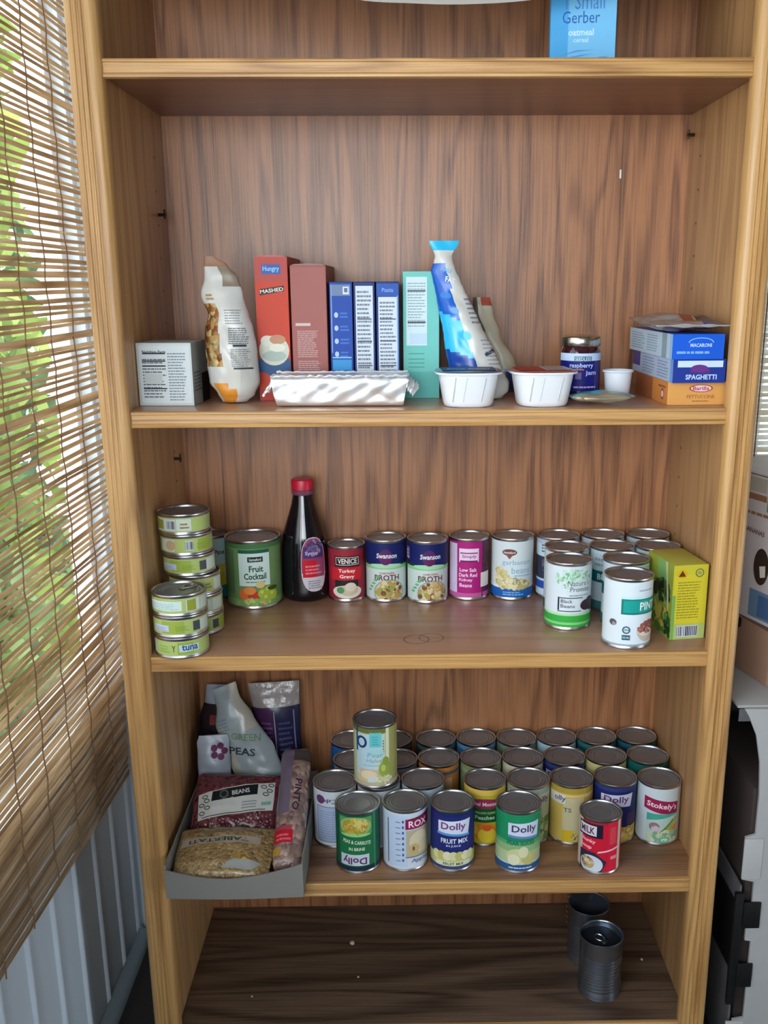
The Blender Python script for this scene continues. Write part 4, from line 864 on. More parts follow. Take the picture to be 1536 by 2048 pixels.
def f_yel(c, w, h):
    c.rect(0, 0, w, h, (206, 200, 60)); c.rect(.003, .026, w - .003, h - .016, (214, 204, 56)); c.ell(.014, h - .014, .008, .007, (226, 176, 40)); c.poly([(.008, h - .018), (.020, h - .018), (.014, h - .008)], (90, 66, 24)); c.ring(w - .014, h - .013, .007, .007, .002, (120, 130, 70)); c.ell(w - .014, h - .013, .003, .003, (150, 160, 110))
    c.bars(.008, .034, w - .010, h - .024, 14, (160, 150, 40), .4, 3); c.rect(.0, .0, w, .024, (176, 196, 120)); c.barcode(.010, .004, w - .012, .022, 12); c.rect(0, 0, .005, h * .6, (120, 176, 90))
def l_yel(c, w, h):
    c.rect(0, 0, w, h, (150, 160, 60)); c.rect(w * .4, .05, w * .75, h, (130, 176, 100)); c.specks(w * .6, .070, .030, .016, [(44, 46, 28), (66, 70, 36), (90, 110, 50)], 50, .006, 3); c.specks(w * .4, .025, .05, .022, [(176, 160, 60), (120, 116, 50), (206, 190, 80), (84, 120, 50)], 70, .007, 4); c.poly([(w * .7, h), (w * .78, h), (w * .9, .05), (w * .86, .04)], (190, 206, 150)); c.specks(w * .88, .02, .012, .018, [(40, 90, 44), (96, 150, 80), (30, 60, 30)], 40, .005, 5)
carton('soup_carton', 'yellow and green carton at the right wall of the third shelf', .7785, .8345, .060, .155, S3, S3 + .119, (190, 186, 80), f_yel, l_yel, None, None, 9)

# ================================================================== POUCHES AND BAGS
def lerp_tab(tab, v):
    for (a, *p), (b, *q) in zip(tab, tab[1:]):
        if v <= b:
            s = (v - a) / (b - a) if b > a else 0; s = s * s * (3 - 2 * s)
            return [x + (y - x) * s for x, y in zip(p, q)]
    return list(tab[-1][1:])
def pouch(name, label, cat, loc, rot, outline, h, thick, base_mat, art=None, colfn=None, wr=.0016, seed=0, group=None, nx=34, ny=44, shift=None, step=.004, seal=None, fl=.05):
    """outline: (v, left, right) table; thick: (v, half thickness) table; shift: (v, dy)"""
    off = Vector((seed * 1.7, seed * .9, 3.1))
    def S(x, y, d, side=1):
        v = max(0, min(1, y / h)); xl, xr = lerp_tab(outline, v); hw = (xr - xl) / 2; cx = (xl + xr) / 2
        a = max(-1, min(1, (x - cx) / hw)) if hw > 1e-6 else 0
        T = lerp_tab(thick, v)[0]
        q = max(0, 1 - abs(a) ** 2.4) ** .75
        wv = noise.noise(Vector((x * 46, y * 30, 0)) + off) * wr + noise.noise(Vector((x * 16, y * 60, 2)) + off) * wr * .7 + abs(noise.noise(Vector((x * 30 + y * 22, y * 12, 4)) + off)) * wr * 1.3
        t = T * q + wv * (.25 + q) * min(1, T / .006 + .3)
        yy = lerp_tab(shift, v)[0] if shift else 0
        ex = noise.noise(Vector((0, y * 24, 9)) + off) * .0022 * a
        return Vector((x + ex, yy - side * (t + .0004) - d * (1 if side > 0 else -1), y))
    def AM(x, y, d):
        xl, xr = lerp_tab(outline, max(0, min(1, y / h))); hw = (xr - xl) / 2 * .985
        return S((xl + xr) / 2 + max(-hw, min(hw, x)), y, d)
    m = M(); k0 = m.slot(base_mat); grid = {}
    for side in (1, -1):
        for j in range(ny + 1):
            v = j / ny; xl, xr = lerp_tab(outline, v)
            for i in range(nx + 1):
                if side == -1 and i in (0, nx): grid[side, i, j] = grid[1, i, j]; continue
                a = -math.cos(PI * i / nx) if False else -1 + 2 * i / nx
                grid[side, i, j] = m.bm.verts.new(S((xl + xr) / 2 + a * (xr - xl) / 2, v * h, 0, side))
    for side in (1, -1):
        for j in range(ny):
            for i in range(nx):
                q = [grid[side, i, j], grid[side, i + 1, j], grid[side, i + 1, j + 1], grid[side, i, j + 1]]
                if side < 0: q.reverse()
                f = m.bm.faces.new(q); f.material_index = k0
                if colfn:
                    cm = colfn((i + .5) / nx * 2 - 1, (j + .5) / ny, side)
                    if cm is not None: f.material_index = m.slot(cm)
    for j0 in (0, ny):
        for i in range(nx):
            vs = [grid[1, i, j0], grid[1, i + 1, j0], grid[-1, i + 1, j0], grid[-1, i, j0]]
            vs = list(dict.fromkeys(vs))
            if len(vs) > 2:
                f = m.bm.faces.new(vs); f.material_index = k0
    if art and 'printing' in art: c = Canvas(); art.pop('printing')(c); c.into(m, AM, step, step, .0006)
    t = thing(name, label, cat, loc, 0, group); t.rotation_mode = 'XYZ'; t.rotation_euler = rot
    m.obj('bag_film', t, angle=70)
    if art:
        for nm, fn in art.items():
            c = Canvas(); fn(c); q = M(); c.into(q, AM, step, step, .0006); q.obj(nm, t, angle=70, recalc=False)
    if seal:
        v0, sm = seal; q = M(); k = q.slot(sm); g = {}
        for j in range(4):
            v = v0 + (1 - v0) * j / 3 + (.012 if j == 3 else 0); xl, xr = lerp_tab(outline, min(1, v))
            for i in range(nx + 1):
                x = xl + (xr - xl) * i / nx; p = S(x, min(v, 1) * h, .0006); g[i, j] = q.bm.verts.new((p.x, p.y + .0006 * math.sin(i * 1.9), v * h + (.003 * noise.noise((i * .5, seed, j)) if j == 3 else 0)))
        for j in range(3):
            for i in range(nx): f = q.bm.faces.new((g[i, j], g[i + 1, j], g[i + 1, j + 1], g[i, j + 1])); f.material_index = k
        q.obj('top_seal', t)
    return t
FILMW = bump(mat((206, 206, 200), .3, 0, 'white_film', .5, .05), 90, .25, .002)
FILMG = bump(mat((176, 172, 160), .28, 0, 'grey_film', .5, .1), 90, .3, .002)
FILMD = bump(mat((40, 30, 36), .22, 0, 'dark_film', .5, .2), 70, .3, .002)
FILMC = bump(mat((150, 142, 138), .18, 0, 'crinkled_film', .6, .25, 60), 120, .4, .003)
GRANOLA = grains('granola', [(196, 160, 90), (150, 96, 50), (110, 60, 40), (206, 186, 130), (120, 90, 40)], 120)
BEANS = grains('red_beans', [(96, 44, 52), (120, 62, 66), (74, 32, 42), (110, 50, 62)], 150, .22, .003)
PINTOB = grains('speckled_beans', [(150, 124, 116), (120, 96, 92), (176, 150, 138), (100, 76, 72)], 110, .22, .003)
GRAIN = grains('tan_grain', [(166, 140, 96), (140, 114, 74), (186, 160, 112), (120, 98, 64)], 210, .3, .002)

# opened granola bag
def a_gran(c):
    c.poly([(-.006, .020), (.012, .020), (.016, .050), (-.004, .052)], (206, 206, 196))
    c.bars(.004, .052, .032, .078, 9, (120, 124, 124), .4, 2); c.bars(.002, .084, .030, .108, 8, (104, 108, 112), .45, 3); c.bars(-.002, .112, .024, .134, 6, (140, 142, 140), .4, 4); c.rect(.006, .048, .032, .0505, (70, 74, 78)); c.rect(.008, .080, .026, .083, (60, 64, 70)); c.bars(-.022, .146, -.010, .156, 2, (176, 146, 96), .6)
def c_gran(a, v, s):
    if v < .13 and -.75 < a < .15: return mat((222, 146, 50), .4)
    if s > 0 and .24 < v < .68 and a < -.34 + .5 * max(0, .5 - v): return GRANOLA
    if v > .93: return mat((150, 110, 84), .5)
    if v > .8 and a > .1: return mat((140, 126, 108), .45)
    return None
pouch('snack_bag', 'crumpled white granola bag with a see-through window, standing by the small carton', 'bag', (.126, .102, S2 + .0020), (-.05, 0, .0),
      [(0, -.016, .022), (.05, -.022, .034), (.14, -.033, .041), (.34, -.038, .040), (.52, -.035, .034), (.60, -.031, .030), (.74, -.040, .022), (.86, -.034, .016), (.94, -.034, .002), (1, -.032, -.018)], .207,
      [(0, .012), (.08, .024), (.3, .030), (.6, .022), (.85, .008), (1, .0008)], FILMW, {'printing': a_gran}, c_gran, .0030, 2)
# blue and white bag leaning on the teal box
def a_blue(c):
    c.text('HALF', .004, .186, .006, (120, 180, 226), .016, True, -.3); c.bars(.016, .11, .034, .15, 6, (120, 130, 150), .4, 2); c.text('FAT', .005, .172, .008, (226, 236, 246), .014, True, -.3); c.ell(-.010, .150, .008, .005, (60, 130, 206)); c.ell(-.004, .128, .006, .005, (110, 170, 226)); c.ell(.002, .092, .006, .006, (120, 214, 246))
    c.bars(.020, .05, .044, .09, 7, (150, 156, 170), .35, 4); c.poly([(.020, .062), (.038, .070), (.036, .074), (.018, .066)], (60, 70, 84))
CB1, CB2, CB3 = mat((18, 92, 190), .25), mat((48, 184, 232), .25), mat((20, 70, 160), .25)
def c_blue(a, v, s):
    if v > .93: return CB2
    if v > .86: return None
    e = .02 if v > .3 else .06
    if a < e + .15 * (v > .7):
        w = v + .06 * (a + 1)
        if w > .56: return CB1
        if w > .32: return CB2
        if w > .20: return CB3
    return None
pouch('flour_bag', 'tall blue and white bag leaning left against the teal box', 'bag', (.488, .1260, S2 + .0022), (-.06, 0, 0),
      [(0, -.030, .040), (.05, -.036, .050)] + [(v / 100, -.036 - .032 * (v - 10) / 73, .050 - .082 * (v - 10) / 73) for v in range(10, 84, 6)] + [(.87, -.064, -.034), (.90, -.062, -.036), (1, -.070, -.026)], .228,
      [(0, .012), (.08, .018), (.4, .017), (.7, .011), (.86, .005), (1, .0012)], FILMW, {'printing': a_blue}, c_blue, .0024, 5, None, 34, 50)
def c_b2(a, v, s):
    if v > .9 and a > -.1: return mat((176, 84, 66), .4)
    if a < -.55: return mat((96, 84, 74), .4)
    if v < .2 and a > -.3: return mat((44, 60, 110), .3)
    return None
pouch('snack_bag', 'narrow beige bag slumped behind the blue and white bag', 'bag', (.547, .250, S2 + .0022), (-.05, 0, 0),
      [(0, -.026, .026), (.12, -.030, .026), (.3, -.030, .014), (.6, -.044, -.010), (.85, -.054, -.024), (1, -.056, -.028)], .146,
      [(0, .014), (.1, .022), (.6, .016), (.9, .006), (1, .001)], mat((200, 194, 172), .35, 0, 'beige_film'), None, c_b2, .0026, 8)
# clear wrapped packet on top of the flat boxes
pouch('snack_packet', 'crinkled dark and clear packet lying on top of the stacked pasta boxes', 'packet', (.772, .020, .1118), (-PI / 2 + .03, 0, -.02),
      [(0, -.046, .060), (.08, -.050, .062), (.5, -.052, .060), (.92, -.050, .058), (1, -.048, .056)], .17,
      [(0, .001), (.1, .0030), (.35, .0085), (.7, .0075), (.92, .003), (1, .001)], FILMC, None,
      lambda a, v, s: (mat((150, 70, 60), .25) if -.1 < a < .25 and .12 < v < .6 else mat((44, 40, 46), .22) if a > .3 and (v > .18 or a > .8) else mat((60, 80, 130), .25) if a > .3 else None), .0028, 11)
# teal topped flat packet
pouch('spice_packet', 'flat foil packet with a teal face lying on the second shelf by the small cup', 'packet', (.668, .030, .0108), (-PI / 2 + .02, 0, .12),
      [(0, -.014, .004), (.12, -.034, .036), (.4, -.048, .048), (.8, -.046, .044), (1, -.040, .038)], .050,
      [(0, .001), (.15, .0055), (.5, .0075), (.85, .005), (1, .001)], bump(mat((170, 160, 136), .3, .4, 'foil_packet', .5, .1), 90, .3, .002), None,
      lambda a, v, s: (mat((60, 160, 186), .3) if s > 0 and v > .30 + .1 * a * a and not -.05 < a < .2 else mat((120, 160, 156), .3) if s > 0 and v > .3 else None), .0014, 13)

# foil wrapped loaf pan
FOIL = bump(mat((240, 243, 245), .46, .88, 'aluminium_foil', .5, .02), 40, .10, .003, None, 3)
def foil_pan():
    t = thing('foil_loaf_pan', 'foil covered loaf pan lying in front of the standing boxes', 'pan', (.2885, .0655, S2 + .0006), math.radians(-1))
    m = M(); k = m.slot(FOIL); nu, nv = 96, 56; g = []
    for i in range(nu + 1):
        s = -1 + 2 * i / nu; row = []
        for j in range(nv):
            a = 2 * PI * j / nv; cx, sx = math.cos(a), math.sin(a)
            ex = 5; r_ = (abs(cx) ** ex + abs(sx) ** ex) ** (-1 / ex); yy, zz = cx * r_, sx * r_
            top = (zz + 1) / 2
            hl = .0895 + .009 * top; hd = .027 + .006 * top
            x = s * hl; endf = max(0, abs(s) - .965) / .035
            y = yy * hd * (1 - .02 * endf); z = .0225 + zz * .0222
            n1 = abs(noise.noise((x * 22 + z * 30, 3, z * 12))) ; n2 = noise.noise((x * 60, y * 50, z * 45)); n3 = abs(noise.noise((x * 34 - z * 50, y * 20, 7)))
            side = max(abs(yy) ** 8, .25); dd = (.0052 * n1 + .0016 * n2 + .0038 * n3 - .003) * side
            y += dd * (1 if yy > 0 else -1); 
            if zz > -.9: z += (.0016 * n2 + .0020 * n1 - .001) * (1 if zz > 0 else .4)
            row.append(m.bm.verts.new((x + .0012 * n2, y, max(z, .0002))))
        g.append(row)
    for A, Bq in zip(g, g[1:]):
        for j in range(nv): f = m.bm.faces.new((A[j], A[(j + 1) % nv], Bq[(j + 1) % nv], Bq[j])); f.material_index = k
    for rg, sg in ((g[0], 1), (g[-1], -1)): f = m.bm.faces.new(rg); f.material_index = k
    m.obj('foil_wrap', t, angle=50)
    for sgn in (-1, 1):      # crumpled ears at both ends
        m = M(); k = m.slot(FOIL); g = []
        for i in range(9):
            u = i / 8; row = []
            for j in range(29):
                b = -1 + 2 * j / 28; y = b * .030; z = .010 + .034 * (1 - u * .45) * (1 - .25 * b * b) * (1 if i % 2 else .93)
                x = sgn * (.094 + .0125 * u); w = noise.noise((i * 1.3, j * .55, 3 + sgn)) * .006 + (.004 if j % 2 else -.003) * u
                row.append(m.bm.verts.new((x + w * .8, y + w * .5, z - .004 * u + w)))
            g.append(row)
        for A, Bq in zip(g, g[1:]):
            for j in range(28): f = m.bm.faces.new((A[j], A[j + 1], Bq[j + 1], Bq[j])); f.material_index = k
        bot = []
        o = m.obj('foil_end', t, smooth=False); so = o.modifiers.new('thick', 'SOLIDIFY'); so.thickness = .002
    m = M(); g = []; k = m.slot(FOIL); rr = random.Random(3)      # rolled rim along the top edges
    for sg in (-1, 1):
        pts = [(-.096 + i * .192 / 48, sg * (.0325 + .0012 * noise.noise((i * .8, sg, 1))), .0435 + .0022 * noise.noise((i * .6, sg, 4))) for i in range(49)]
        m.tube(pts, [.0026 + .0010 * noise.noise((i * .9, sg, 8)) for i in range(49)], FOIL, 7)
    m.obj('foil_rim', t)
    return t
foil_pan()

# microwave bowls
def supr(r, n, ex=3.0):
    P = []
    for i in range(n):
        a = 2 * PI * i / n; c, s = math.cos(a), math.sin(a); k = (abs(c) ** ex + abs(s) ** ex) ** (-1 / ex); P.append((r * c * k, r * s * k))
    return P
def loft(m, secs, mt, n=48, cap0=True, cap1=True):
    k = m.slot(mt); rings = []
    for r, z in secs: rings.append([m.bm.verts.new((x, y, z)) for x, y in supr(r, n)])
    for A, Bq in zip(rings, rings[1:]):
        for j in range(n): f = m.bm.faces.new((A[j], A[(j + 1) % n], Bq[(j + 1) % n], Bq[j])); f.material_index = k
    if cap0: m.bm.faces.new(rings[0][::-1]).material_index = k
    if cap1: m.bm.faces.new(rings[-1]).material_index = k
BOWL = mat((222, 226, 230), .32, 0, 'bowl_plastic', .5, .01)
def bowl(x, label, topc, art, rot):
    t = thing('microwave_bowl', label, 'bowl', (x, .060, S2 + .0004), math.radians(rot), 'sealed white bowls on the second shelf')
    m = M(); loft(m, [(.030, .0010), (.0325, 0), (.0345, .0012), (.0362, .006), (.0425, .043), (.0428, .0452), (.0478, .0458), (.0482, .0472), (.0478, .0486), (.040, .0488)], BOWL)
    m.obj('bowl_body', t, angle=50)
    m = M()
    for (xa, xb) in ((-.004, -.009), (.022, .016), (-.020, -.024)):
        m.tube([(xa, -.0345 - .0078, .042), (xb, -.0345 - .0015, .008)], .0007, mat((196, 202, 208), .35, 0, 'bowl_ridge'), 6)
    m.obj('moulded_ridge', t)
    m = M(); loft(m, [(.047, .0489), (.0476, .0494), (.046, .0502), (.020, .0512)], mat(topc, .18, 0, None, .6, .05)); c = Canvas(); art(c)
    c.into(m, plane_map((0, 0, .0512), (1, 0, 0), (0, 1, 0)), 0, 0, .0002)
    m.obj('film_lid', t, angle=50)
    m = M(); m.box((.042, -.012, .0485), (.058, .006, .0500), mat(topc, .18, 0, None, .6, .05), .0004); m.obj('peel_tab', t)
def a_b1(c): c.rect(-.038, -.030, .038, .030, (70, 96, 140)); c.text('Rice Bowl', 0, .0, .014, (206, 214, 226), .06)
def a_b2(c): c.rect(-.038, -.034, .0, .034, (176, 66, 54)); c.rect(.0, -.034, .038, .034, (206, 196, 196)); c.bars(.004, -.030, .036, .03, 6, (150, 110, 110))
bowl(.4715, 'white sealed bowl with a dark blue film lid, left of the pair', (84, 104, 136), a_b1, 0)
bowl(.578, 'white sealed bowl with a red and white film lid, right of the pair', (170, 92, 84), a_b2, 3)

# jam jar
t = thing('jam_jar', 'glass jar of dark red preserves with a royal blue label and silver lid', 'jar', (.6475, .145, S2 + .0003), 0)
GLASS = mat((56, 18, 26), .06, 0, 'dark_preserve', .6, .2, 60); GLASS.node_tree.nodes['Principled BSDF'].inputs['Coat Weight'].default_value = .8
R = .0302
M().lathe([(0, .001), (R - .004, 0), (R - .001, .002), (R, .006), (R, .066), (R - .001, .071), (R - .003, .075), (R - .0045, .078), (R - .0045, .082), (0, .082)], GLASS, 44).obj('glass_jar', t, angle=50)
M().lathe([(R - .0045, .0775), (R - .0018, .0775), (R - .001, .0785), (R - .001, .0905), (R - .0022, .092), (R - .004, .0926), (R - .007, .092), (0, .092)], mat((206, 202, 190), .22, 1.0, 'silver_lid', .5, .03), 44).obj('lid', t, angle=50)
c = Canvas(); c.rect(-.044, .012, .038, .056, (20, 26, 120)); c.rect(.018, .012, .038, .056, (66, 56, 120)); c.rect(-.044, .057, .038, .068, (190, 214, 244)); c.rect(-.014, .056, .012, .0635, (60, 90, 120)); c.text('SEEDLESS', -.001, .0598, .0055, (206, 226, 236), .024)
c.text('raspberry', -.003, .0495, .0085, (190, 206, 250), .036); c.text('jam', .012, .0385, .0085, (180, 190, 246), .018); c.rect(-.012, .030, -.003, .040, (120, 110, 170)); c.bars(-.014, .017, .022, .022, 1, (190, 170, 226)); c.ell(-.004, .006, .006, .005, (130, 100, 104))
m = M(); c.into(m, cyl_map(R), .004, 0, .0003); m.obj('label', t, recalc=False)
# small cup
t = thing('small_cup', 'small white plastic cup standing behind the flat foil packet', 'cup', (.7000, .1185, S2 + .0003), 0)
M().lathe([(0, .0008), (.0165, 0), (.0175, .0012), (.0205, .040), (.0225, .0405), (.0232, .0420), (.0225, .0436), (.0205, .0434), (.0195, .041), (.0168, .003), (0, .0028)], mat((216, 222, 230), .35, 0, 'cup_plastic', .5, .01), 40).obj('cup_body', t, angle=45)

# syrup bottle
t = thing('syrup_bottle', 'dark syrup bottle with a red cap and tapering neck on the third shelf', 'bottle', (.2045, .288, S3 + .0003), 0)
SYR = mat((14, 12, 20), .09, 0, 'dark_syrup', .7, .1); 
M().lathe([(0, .004), (.024, .003), (.032, 0), (.0375, .003), (.0400, .010), (.0405, .020), (.0400, .050), (.0392, .075), (.0385, .098), (.0360, .116), (.0310, .134), (.0250, .152), (.0195, .170), (.0170, .184), (.0162, .190), (.0162, .196), (0, .196)], SYR, 48, sy=.9).obj('bottle_body', t, angle=60)
M().lathe([(.0165, .186), (.0180, .186), (.0185, .187), (.0185, .1935), (.0165, .194)], mat((120, 70, 90), .35, 0, 'tamper_ring'), 40).obj('tamper_ring', t, angle=40)
m = M(); k = m.slot(mat((196, 24, 56), .38, 0, 'red_cap', .5, .02)); pr = [(0, .2125), (.0165, .2125), (.0180, .2112), (.0186, .209), (.0186, .1945), (.0165, .1942)]
rings = []
for r_, z in pr:
    rings.append([m.bm.verts.new((r_ * (1 + (.012 if q % 2 else 0) * (z < .211)) * math.cos(2 * PI * q / 72), r_ * (1 + (.012 if q % 2 else 0) * (z < .211)) * math.sin(2 * PI * q / 72), z)) for q in range(72)] if r_ else [m.bm.verts.new((0, 0, z))])
for A, Bq in zip(rings, rings[1:]):
    for q in range(72):
        j = (q + 1) % 72
        f = m.bm.faces.new((A[0], Bq[q], Bq[j]) if len(A) == 1 else (A[q], Bq[q], Bq[j], A[j])); f.material_index = k
m.obj('cap', t, angle=30)
c = Canvas(); N = 28
sh = lambda rx, ry, cy=.068, ex=2.6: [(rx * math.copysign(abs(math.cos(2 * PI * i / N)) ** (2 / ex), math.cos(2 * PI * i / N)), cy + ry * math.copysign(abs(math.sin(2 * PI * i / N)) ** (2 / ex), math.sin(2 * PI * i / N))) for i in range(N)]
c.poly(sh(.0235, .048), (206, 200, 206)); c.poly([(max(-.0225, min(.0225, x)), y) for x, y in sh(.0225, .0465) if y > .044] , (150, 60, 96)); c.rect(-.0205, .046, .004, .076, (200, 24, 44)); c.rect(.004, .046, .0205, .076, (150, 70, 104)); c.rect(-.0190, .080, .019, .100, (70, 44, 110)); c.specks(.002, .098, .014, .012, [(110, 90, 140), (60, 44, 90), (150, 130, 160), (84, 60, 110)], 50, .004, 4); c.text('Syrup', -.004, .088, .008, (206, 190, 220), .024); c.bars(-.012, .026, .014, .042, 4, (140, 136, 150)); c.bars(-.016, .052, .014, .070, 3, (226, 130, 140))
m = M(); ca, sa = math.cos(.62), math.sin(.62)
def bm_map(x, y, d):
    r_ = lerp_tab([(0, .032), (.003, .0375), (.010, .0400), (.020, .0405), (.050, .0400), (.075, .0392), (.098, .0385), (.116, .0360), (.134, .0310)], y)[0] + d
    th = x / .040 + .50; return (r_ * math.sin(th), -.9 * r_ * math.cos(th), y)
c.into(m, bm_map, .004, .004, .0008); m.obj('label', t, recalc=False)

# ================================================================== TRAY OF BAGS ON THE FOURTH SHELF
t = thing('cardboard_tray', 'grey cardboard tray holding bags of beans at the left of the fourth shelf', 'tray', (0, 0, 0))
TR_ = mat((132, 130, 124), .6, 0, 'grey_card', .3, .04); TRI = mat((110, 106, 100), .7, 0, 'grey_card_inside', .3, .04)
x0, x1, y0, y1, zb = .004, .2170, -.030, .268, S4 + .0010
m = M(); m.box((x0, y0, zb), (x1, y1, zb + .0018), TRI); m.box((x0, y0 + .002, zb), (x0 + .0022, y1, zb + .058), TR_); m.box((x1 - .0022, y0 + .002, zb), (x1, y1, zb + .060), TR_); m.box((x0, y1 - .0022, zb), (x1, y1, zb + .058), TR_)
m.obj('tray_body', t)
m = M(); k = m.slot(TR_); A, Bq, n = [], [], 24
for i in range(n + 1):
    s = i / n; x = x0 + (x1 - x0) * s; top = .050 - .014 * math.sin(PI * min(1, s * 1.15)) ** 1.0 if s < .87 else .050 + .008 * (s - .87) / .13
    bow = -.004 * math.sin(PI * s)
    A.append([m.bm.verts.new((x, y0 + bow + a, zb + b)) for a, b in ((0, 0), (0, top), (.0022, top), (.0022, 0))])
for P, Q in zip(A, A[1:]):
    for q in range(4): f = m.bm.faces.new((P[q], P[(q + 1) % 4], Q[(q + 1) % 4], Q[q])); f.material_index = k
m.bm.faces.new(A[0]); m.bm.faces.new(A[-1][::-1]); m.obj('front_lip', t, angle=40)
GP = 'bags in the cardboard tray'
rect_o = lambda w, e=.006: [(0, -w / 2 + e, w / 2 - e), (.05, -w / 2, w / 2), (.5, -w / 2 - .001, w / 2 + .001), (.95, -w / 2, w / 2), (1, -w / 2 + e, w / 2 - e)]
th = lambda a, b=.06: [(0, .001), (b, a * .6), (.25, a), (.75, a), (1 - b, a * .55), (1, .001)]
def a_tan(c):
    c.rect(-.070, .058, .056, .074, (168, 158, 144)); c.text('TABERTATI', -.010, .066, .008, (60, 56, 52), .094, True, PI + .03); c.poly([(.020, .028), (.030, .028), (.030, .036), (.020, .036)], (176, 140, 60)); c.ell(.036, .024, .007, .007, (150, 110, 40)); c.ell(.036, .024, .004, .004, (196, 170, 90))
    c.poly([(.0, .012), (.05, .008), (.064, .022), (.02, .026)], (156, 160, 156))
pouch('grain_bag', 'clear bag of tan grain with a paper strip, lying at the front of the tray', 'bag', (.0860, -.020, S4 + .0275), (-PI / 2 + .22, .0, 0), rect_o(.152), .108, th(.018), GRAIN, {'paper_strip': a_tan}, None, .0018, 21, GP)
def a_red(c):
    T = lambda x, y: (x, y + .20 * x)
    c.poly([T(-.062, .034), T(.062, .032), T(.062, .084), T(-.066, .082)], (204, 208, 204)); c.poly([T(-.042, .063), T(.034, .063), T(.034, .082), T(-.042, .081)], (26, 30, 34)); c.text('BEANS', *T(.006, .072), .008, (206, 208, 204), .030, True, .22); c.ell(*T(-.022, .072), .008, .008, (90, 94, 94)); c.ell(*T(-.022, .072), .005, .005, (30, 34, 36))
    for x, y in ((-.054, .074), (-.058, .060), (-.050, .066), (-.056, .045), (-.048, .053), (.044, .076), (.054, .068), (.048, .062), (.056, .078)): c.ring(*T(x, y), .005, .0036, .0014, (40, 34, 36))
    for i in range(3): c.poly([T(.010, .040 + i * .005), T(.034, .040 + i * .005), T(.034, .042 + i * .005), T(.010, .042 + i * .005)], (140, 150, 150))
    c.poly([T(.042, .042), T(.058, .042), T(.058, .048), T(.042, .048)], (130, 170, 150)); c.poly([T(-.055, .036), T(.05, .034), T(.05, .0355), T(-.055, .0375)], (90, 70, 76))
pouch('bean_bag', 'bag of dark red beans with a large black and white label, in the tray', 'bag', (.0865, .104, S4 + .0245), (-.92, .05, 0), rect_o(.148), .112, th(.019), BEANS, {'label': a_red}, None, .0018, 22, GP)
def a_pin(c):
    c.text('PINTO', .008, .126, .011, (60, 40, 70), .06, True, -PI / 2 - .05); c.rect(-.024, .040, .006, .062, (186, 24, 44)); c.rect(-.024, .062, .004, .070, (160, 70, 84)); c.rect(-.026, .020, -.012, .034, (176, 140, 60)); c.bars(-.02, .044, .004, .058, 2, (220, 110, 120))
def c_pin(a, v, s): return mat((110, 98, 116), .2, 0, None, .6, .2) if a < -.1 and v > .42 else (mat((74, 66, 64), .22, 0, None, .6, .3) if v > .86 else None)
pouch('bean_bag', 'bag of speckled pinto beans with a small red tag, along the right of the tray', 'bag', (.1885, .004, S4 + .026), (-1.06, -.0, .0), rect_o(.050, .004), .226, th(.017, .05), PINTOB, {'label': a_pin}, c_pin, .0018, 23, GP)
def a_pasta(c): c.text('GREEN', .010, .128, .013, (110, 140, 106), .050, True, -.45); c.text('PEAS', -.008, .106, .014, (44, 56, 66), .046, True, -.45); c.bars(-.030, .150, -.008, .175, 4, (130, 146, 150), .4, 3)
pouch('snack_bag', 'white bag with green lettering leaning back in the tray', 'bag', (.132, .228, S4 + .020), (-.22, -.36, .05), [(0, -.030, .036), (.1, -.038, .044), (.4, -.044, .046), (.7, -.040, .030), (.88, -.026, .022), (1, -.022, .024)], .226, th(.017, .1), mat((150, 162, 166), .35, 0, 'white_paper_bag'), {'printing': a_pasta}, lambda a, v, s: FILMG if (a > .35 and v > .62) or (a < -.55 and v < .7) else None, .0034, 24, GP)
def c_pur(a, v, s):
    if v > .80: return FILMC
    return mat((70, 40, 76), .25) if a < -.1 else mat((36, 34, 66), .25)
def a_pur(c): c.bars(-.028, .070, -.006, .15, 9, (110, 80, 120), .4, 2); c.bars(.004, .06, .030, .15, 9, (70, 70, 110), .4, 5); c.rect(-.003, .05, -.001, .165, (150, 140, 160)); c.rect(.032, .09, .034, .165, (120, 120, 150))
pouch('snack_bag', 'dark purple bag with a clear top standing against the back panel behind the tray', 'bag', (.148, .292, S4 + .0035), (-.06, -.06, -.02), [(0, -.032, .034), (.08, -.040, .042), (.8, -.042, .046), (1, -.046, .050)], .217, th(.016, .1), FILMD, {'printing': a_pur}, c_pur, .0024, 25, GP)
def a_flo(c):
    for i in range(5): c.ell(.010 + .010 * math.cos(i * 1.257), .118 + .010 * math.sin(i * 1.257), .006, .006, (96, 40, 76))
    c.ell(.010, .118, .004, .004, (206, 196, 206))
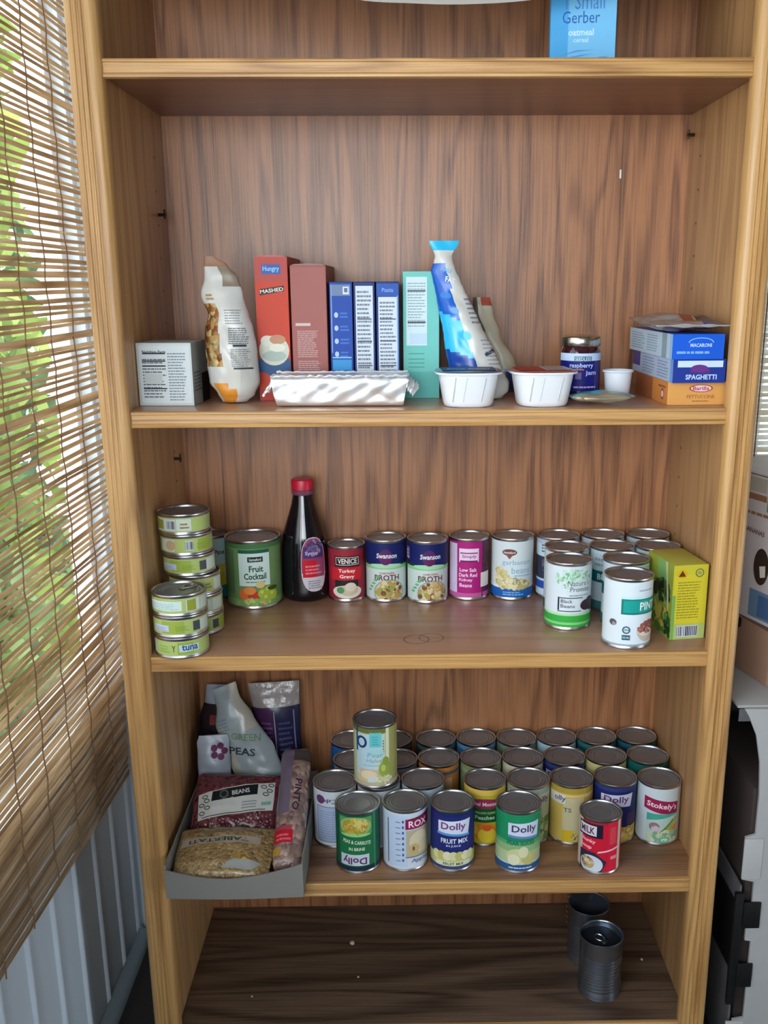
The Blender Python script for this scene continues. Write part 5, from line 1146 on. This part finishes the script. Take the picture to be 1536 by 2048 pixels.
pouch('snack_bag', 'white bag with a purple flower mark at the left wall of the tray', 'bag', (.0405, .214, S4 + .006), (-.12, .0, .12), [(0, -.026, .024), (.2, -.031, .027), (.9, -.031, .027), (1, -.026, .024)], .146, th(.010, .12), mat((160, 168, 180), .35, 0, 'pale_bag'), {'printing': a_flo}, None, .003, 26, GP)
pouch('snack_bag', 'dark bag with a torn whitish top in the back left corner of the fourth shelf', 'bag', (.036, .292, S4 + .003), (-.06, .0, .0), [(0, -.030, .036), (.1, -.036, .040), (.7, -.036, .034), (.9, -.024, .036), (1, -.020, .030)], .214, th(.016, .1), FILMD, None, lambda a, v, s: (mat((150, 156, 170), .35) if v > .84 and a < .7 else mat((120, 50, 46), .4) if .66 < v < .74 and abs(a) < .4 else None), .0034, 27, GP)

# pale plastic sheet sagging into the top opening; unseen width added to shade it
SH = mat((214, 210, 200), .5, 0, 'pale_plastic', .4, .03); nt = SH.node_tree; b = nt.nodes['Principled BSDF']
tl = nt.nodes.new('ShaderNodeBsdfTranslucent'); tl.inputs[0].default_value = rgb((226, 222, 212)); ms = nt.nodes.new('ShaderNodeMixShader'); ms.inputs[0].default_value = .45
nt.links.new(b.outputs[0], ms.inputs[1]); nt.links.new(tl.outputs[0], ms.inputs[2]); nt.links.new(ms.outputs[0], nt.nodes['Material Output'].inputs[0])
m = M(); k = m.slot(SH); g = []
for i in range(61):
    s = i / 60; x = .012 + .806 * s; zl = .5150 + .40 * (x - .437) ** 2 + .0010 * noise.noise((i * .3, 1, 2))
    col = []
    for j in range(15):
        q = j / 14; z = zl + (.79 - zl) * q; y = .034 + .010 * math.sin(q * 5 + s * 4) * q * .7 + .006 * noise.noise((s * 6, q * 4, 3)); col.append(m.bm.verts.new((x, y, z)))
    g.append(col)
for A, Bq in zip(g, g[1:]):
    for j in range(14): f = m.bm.faces.new((A[j], A[j + 1], Bq[j + 1], Bq[j])); f.material_index = k
tag(m.obj('plastic_sheet'), 'pale plastic sheet hanging down into the top opening of the bookcase', 'sheet')
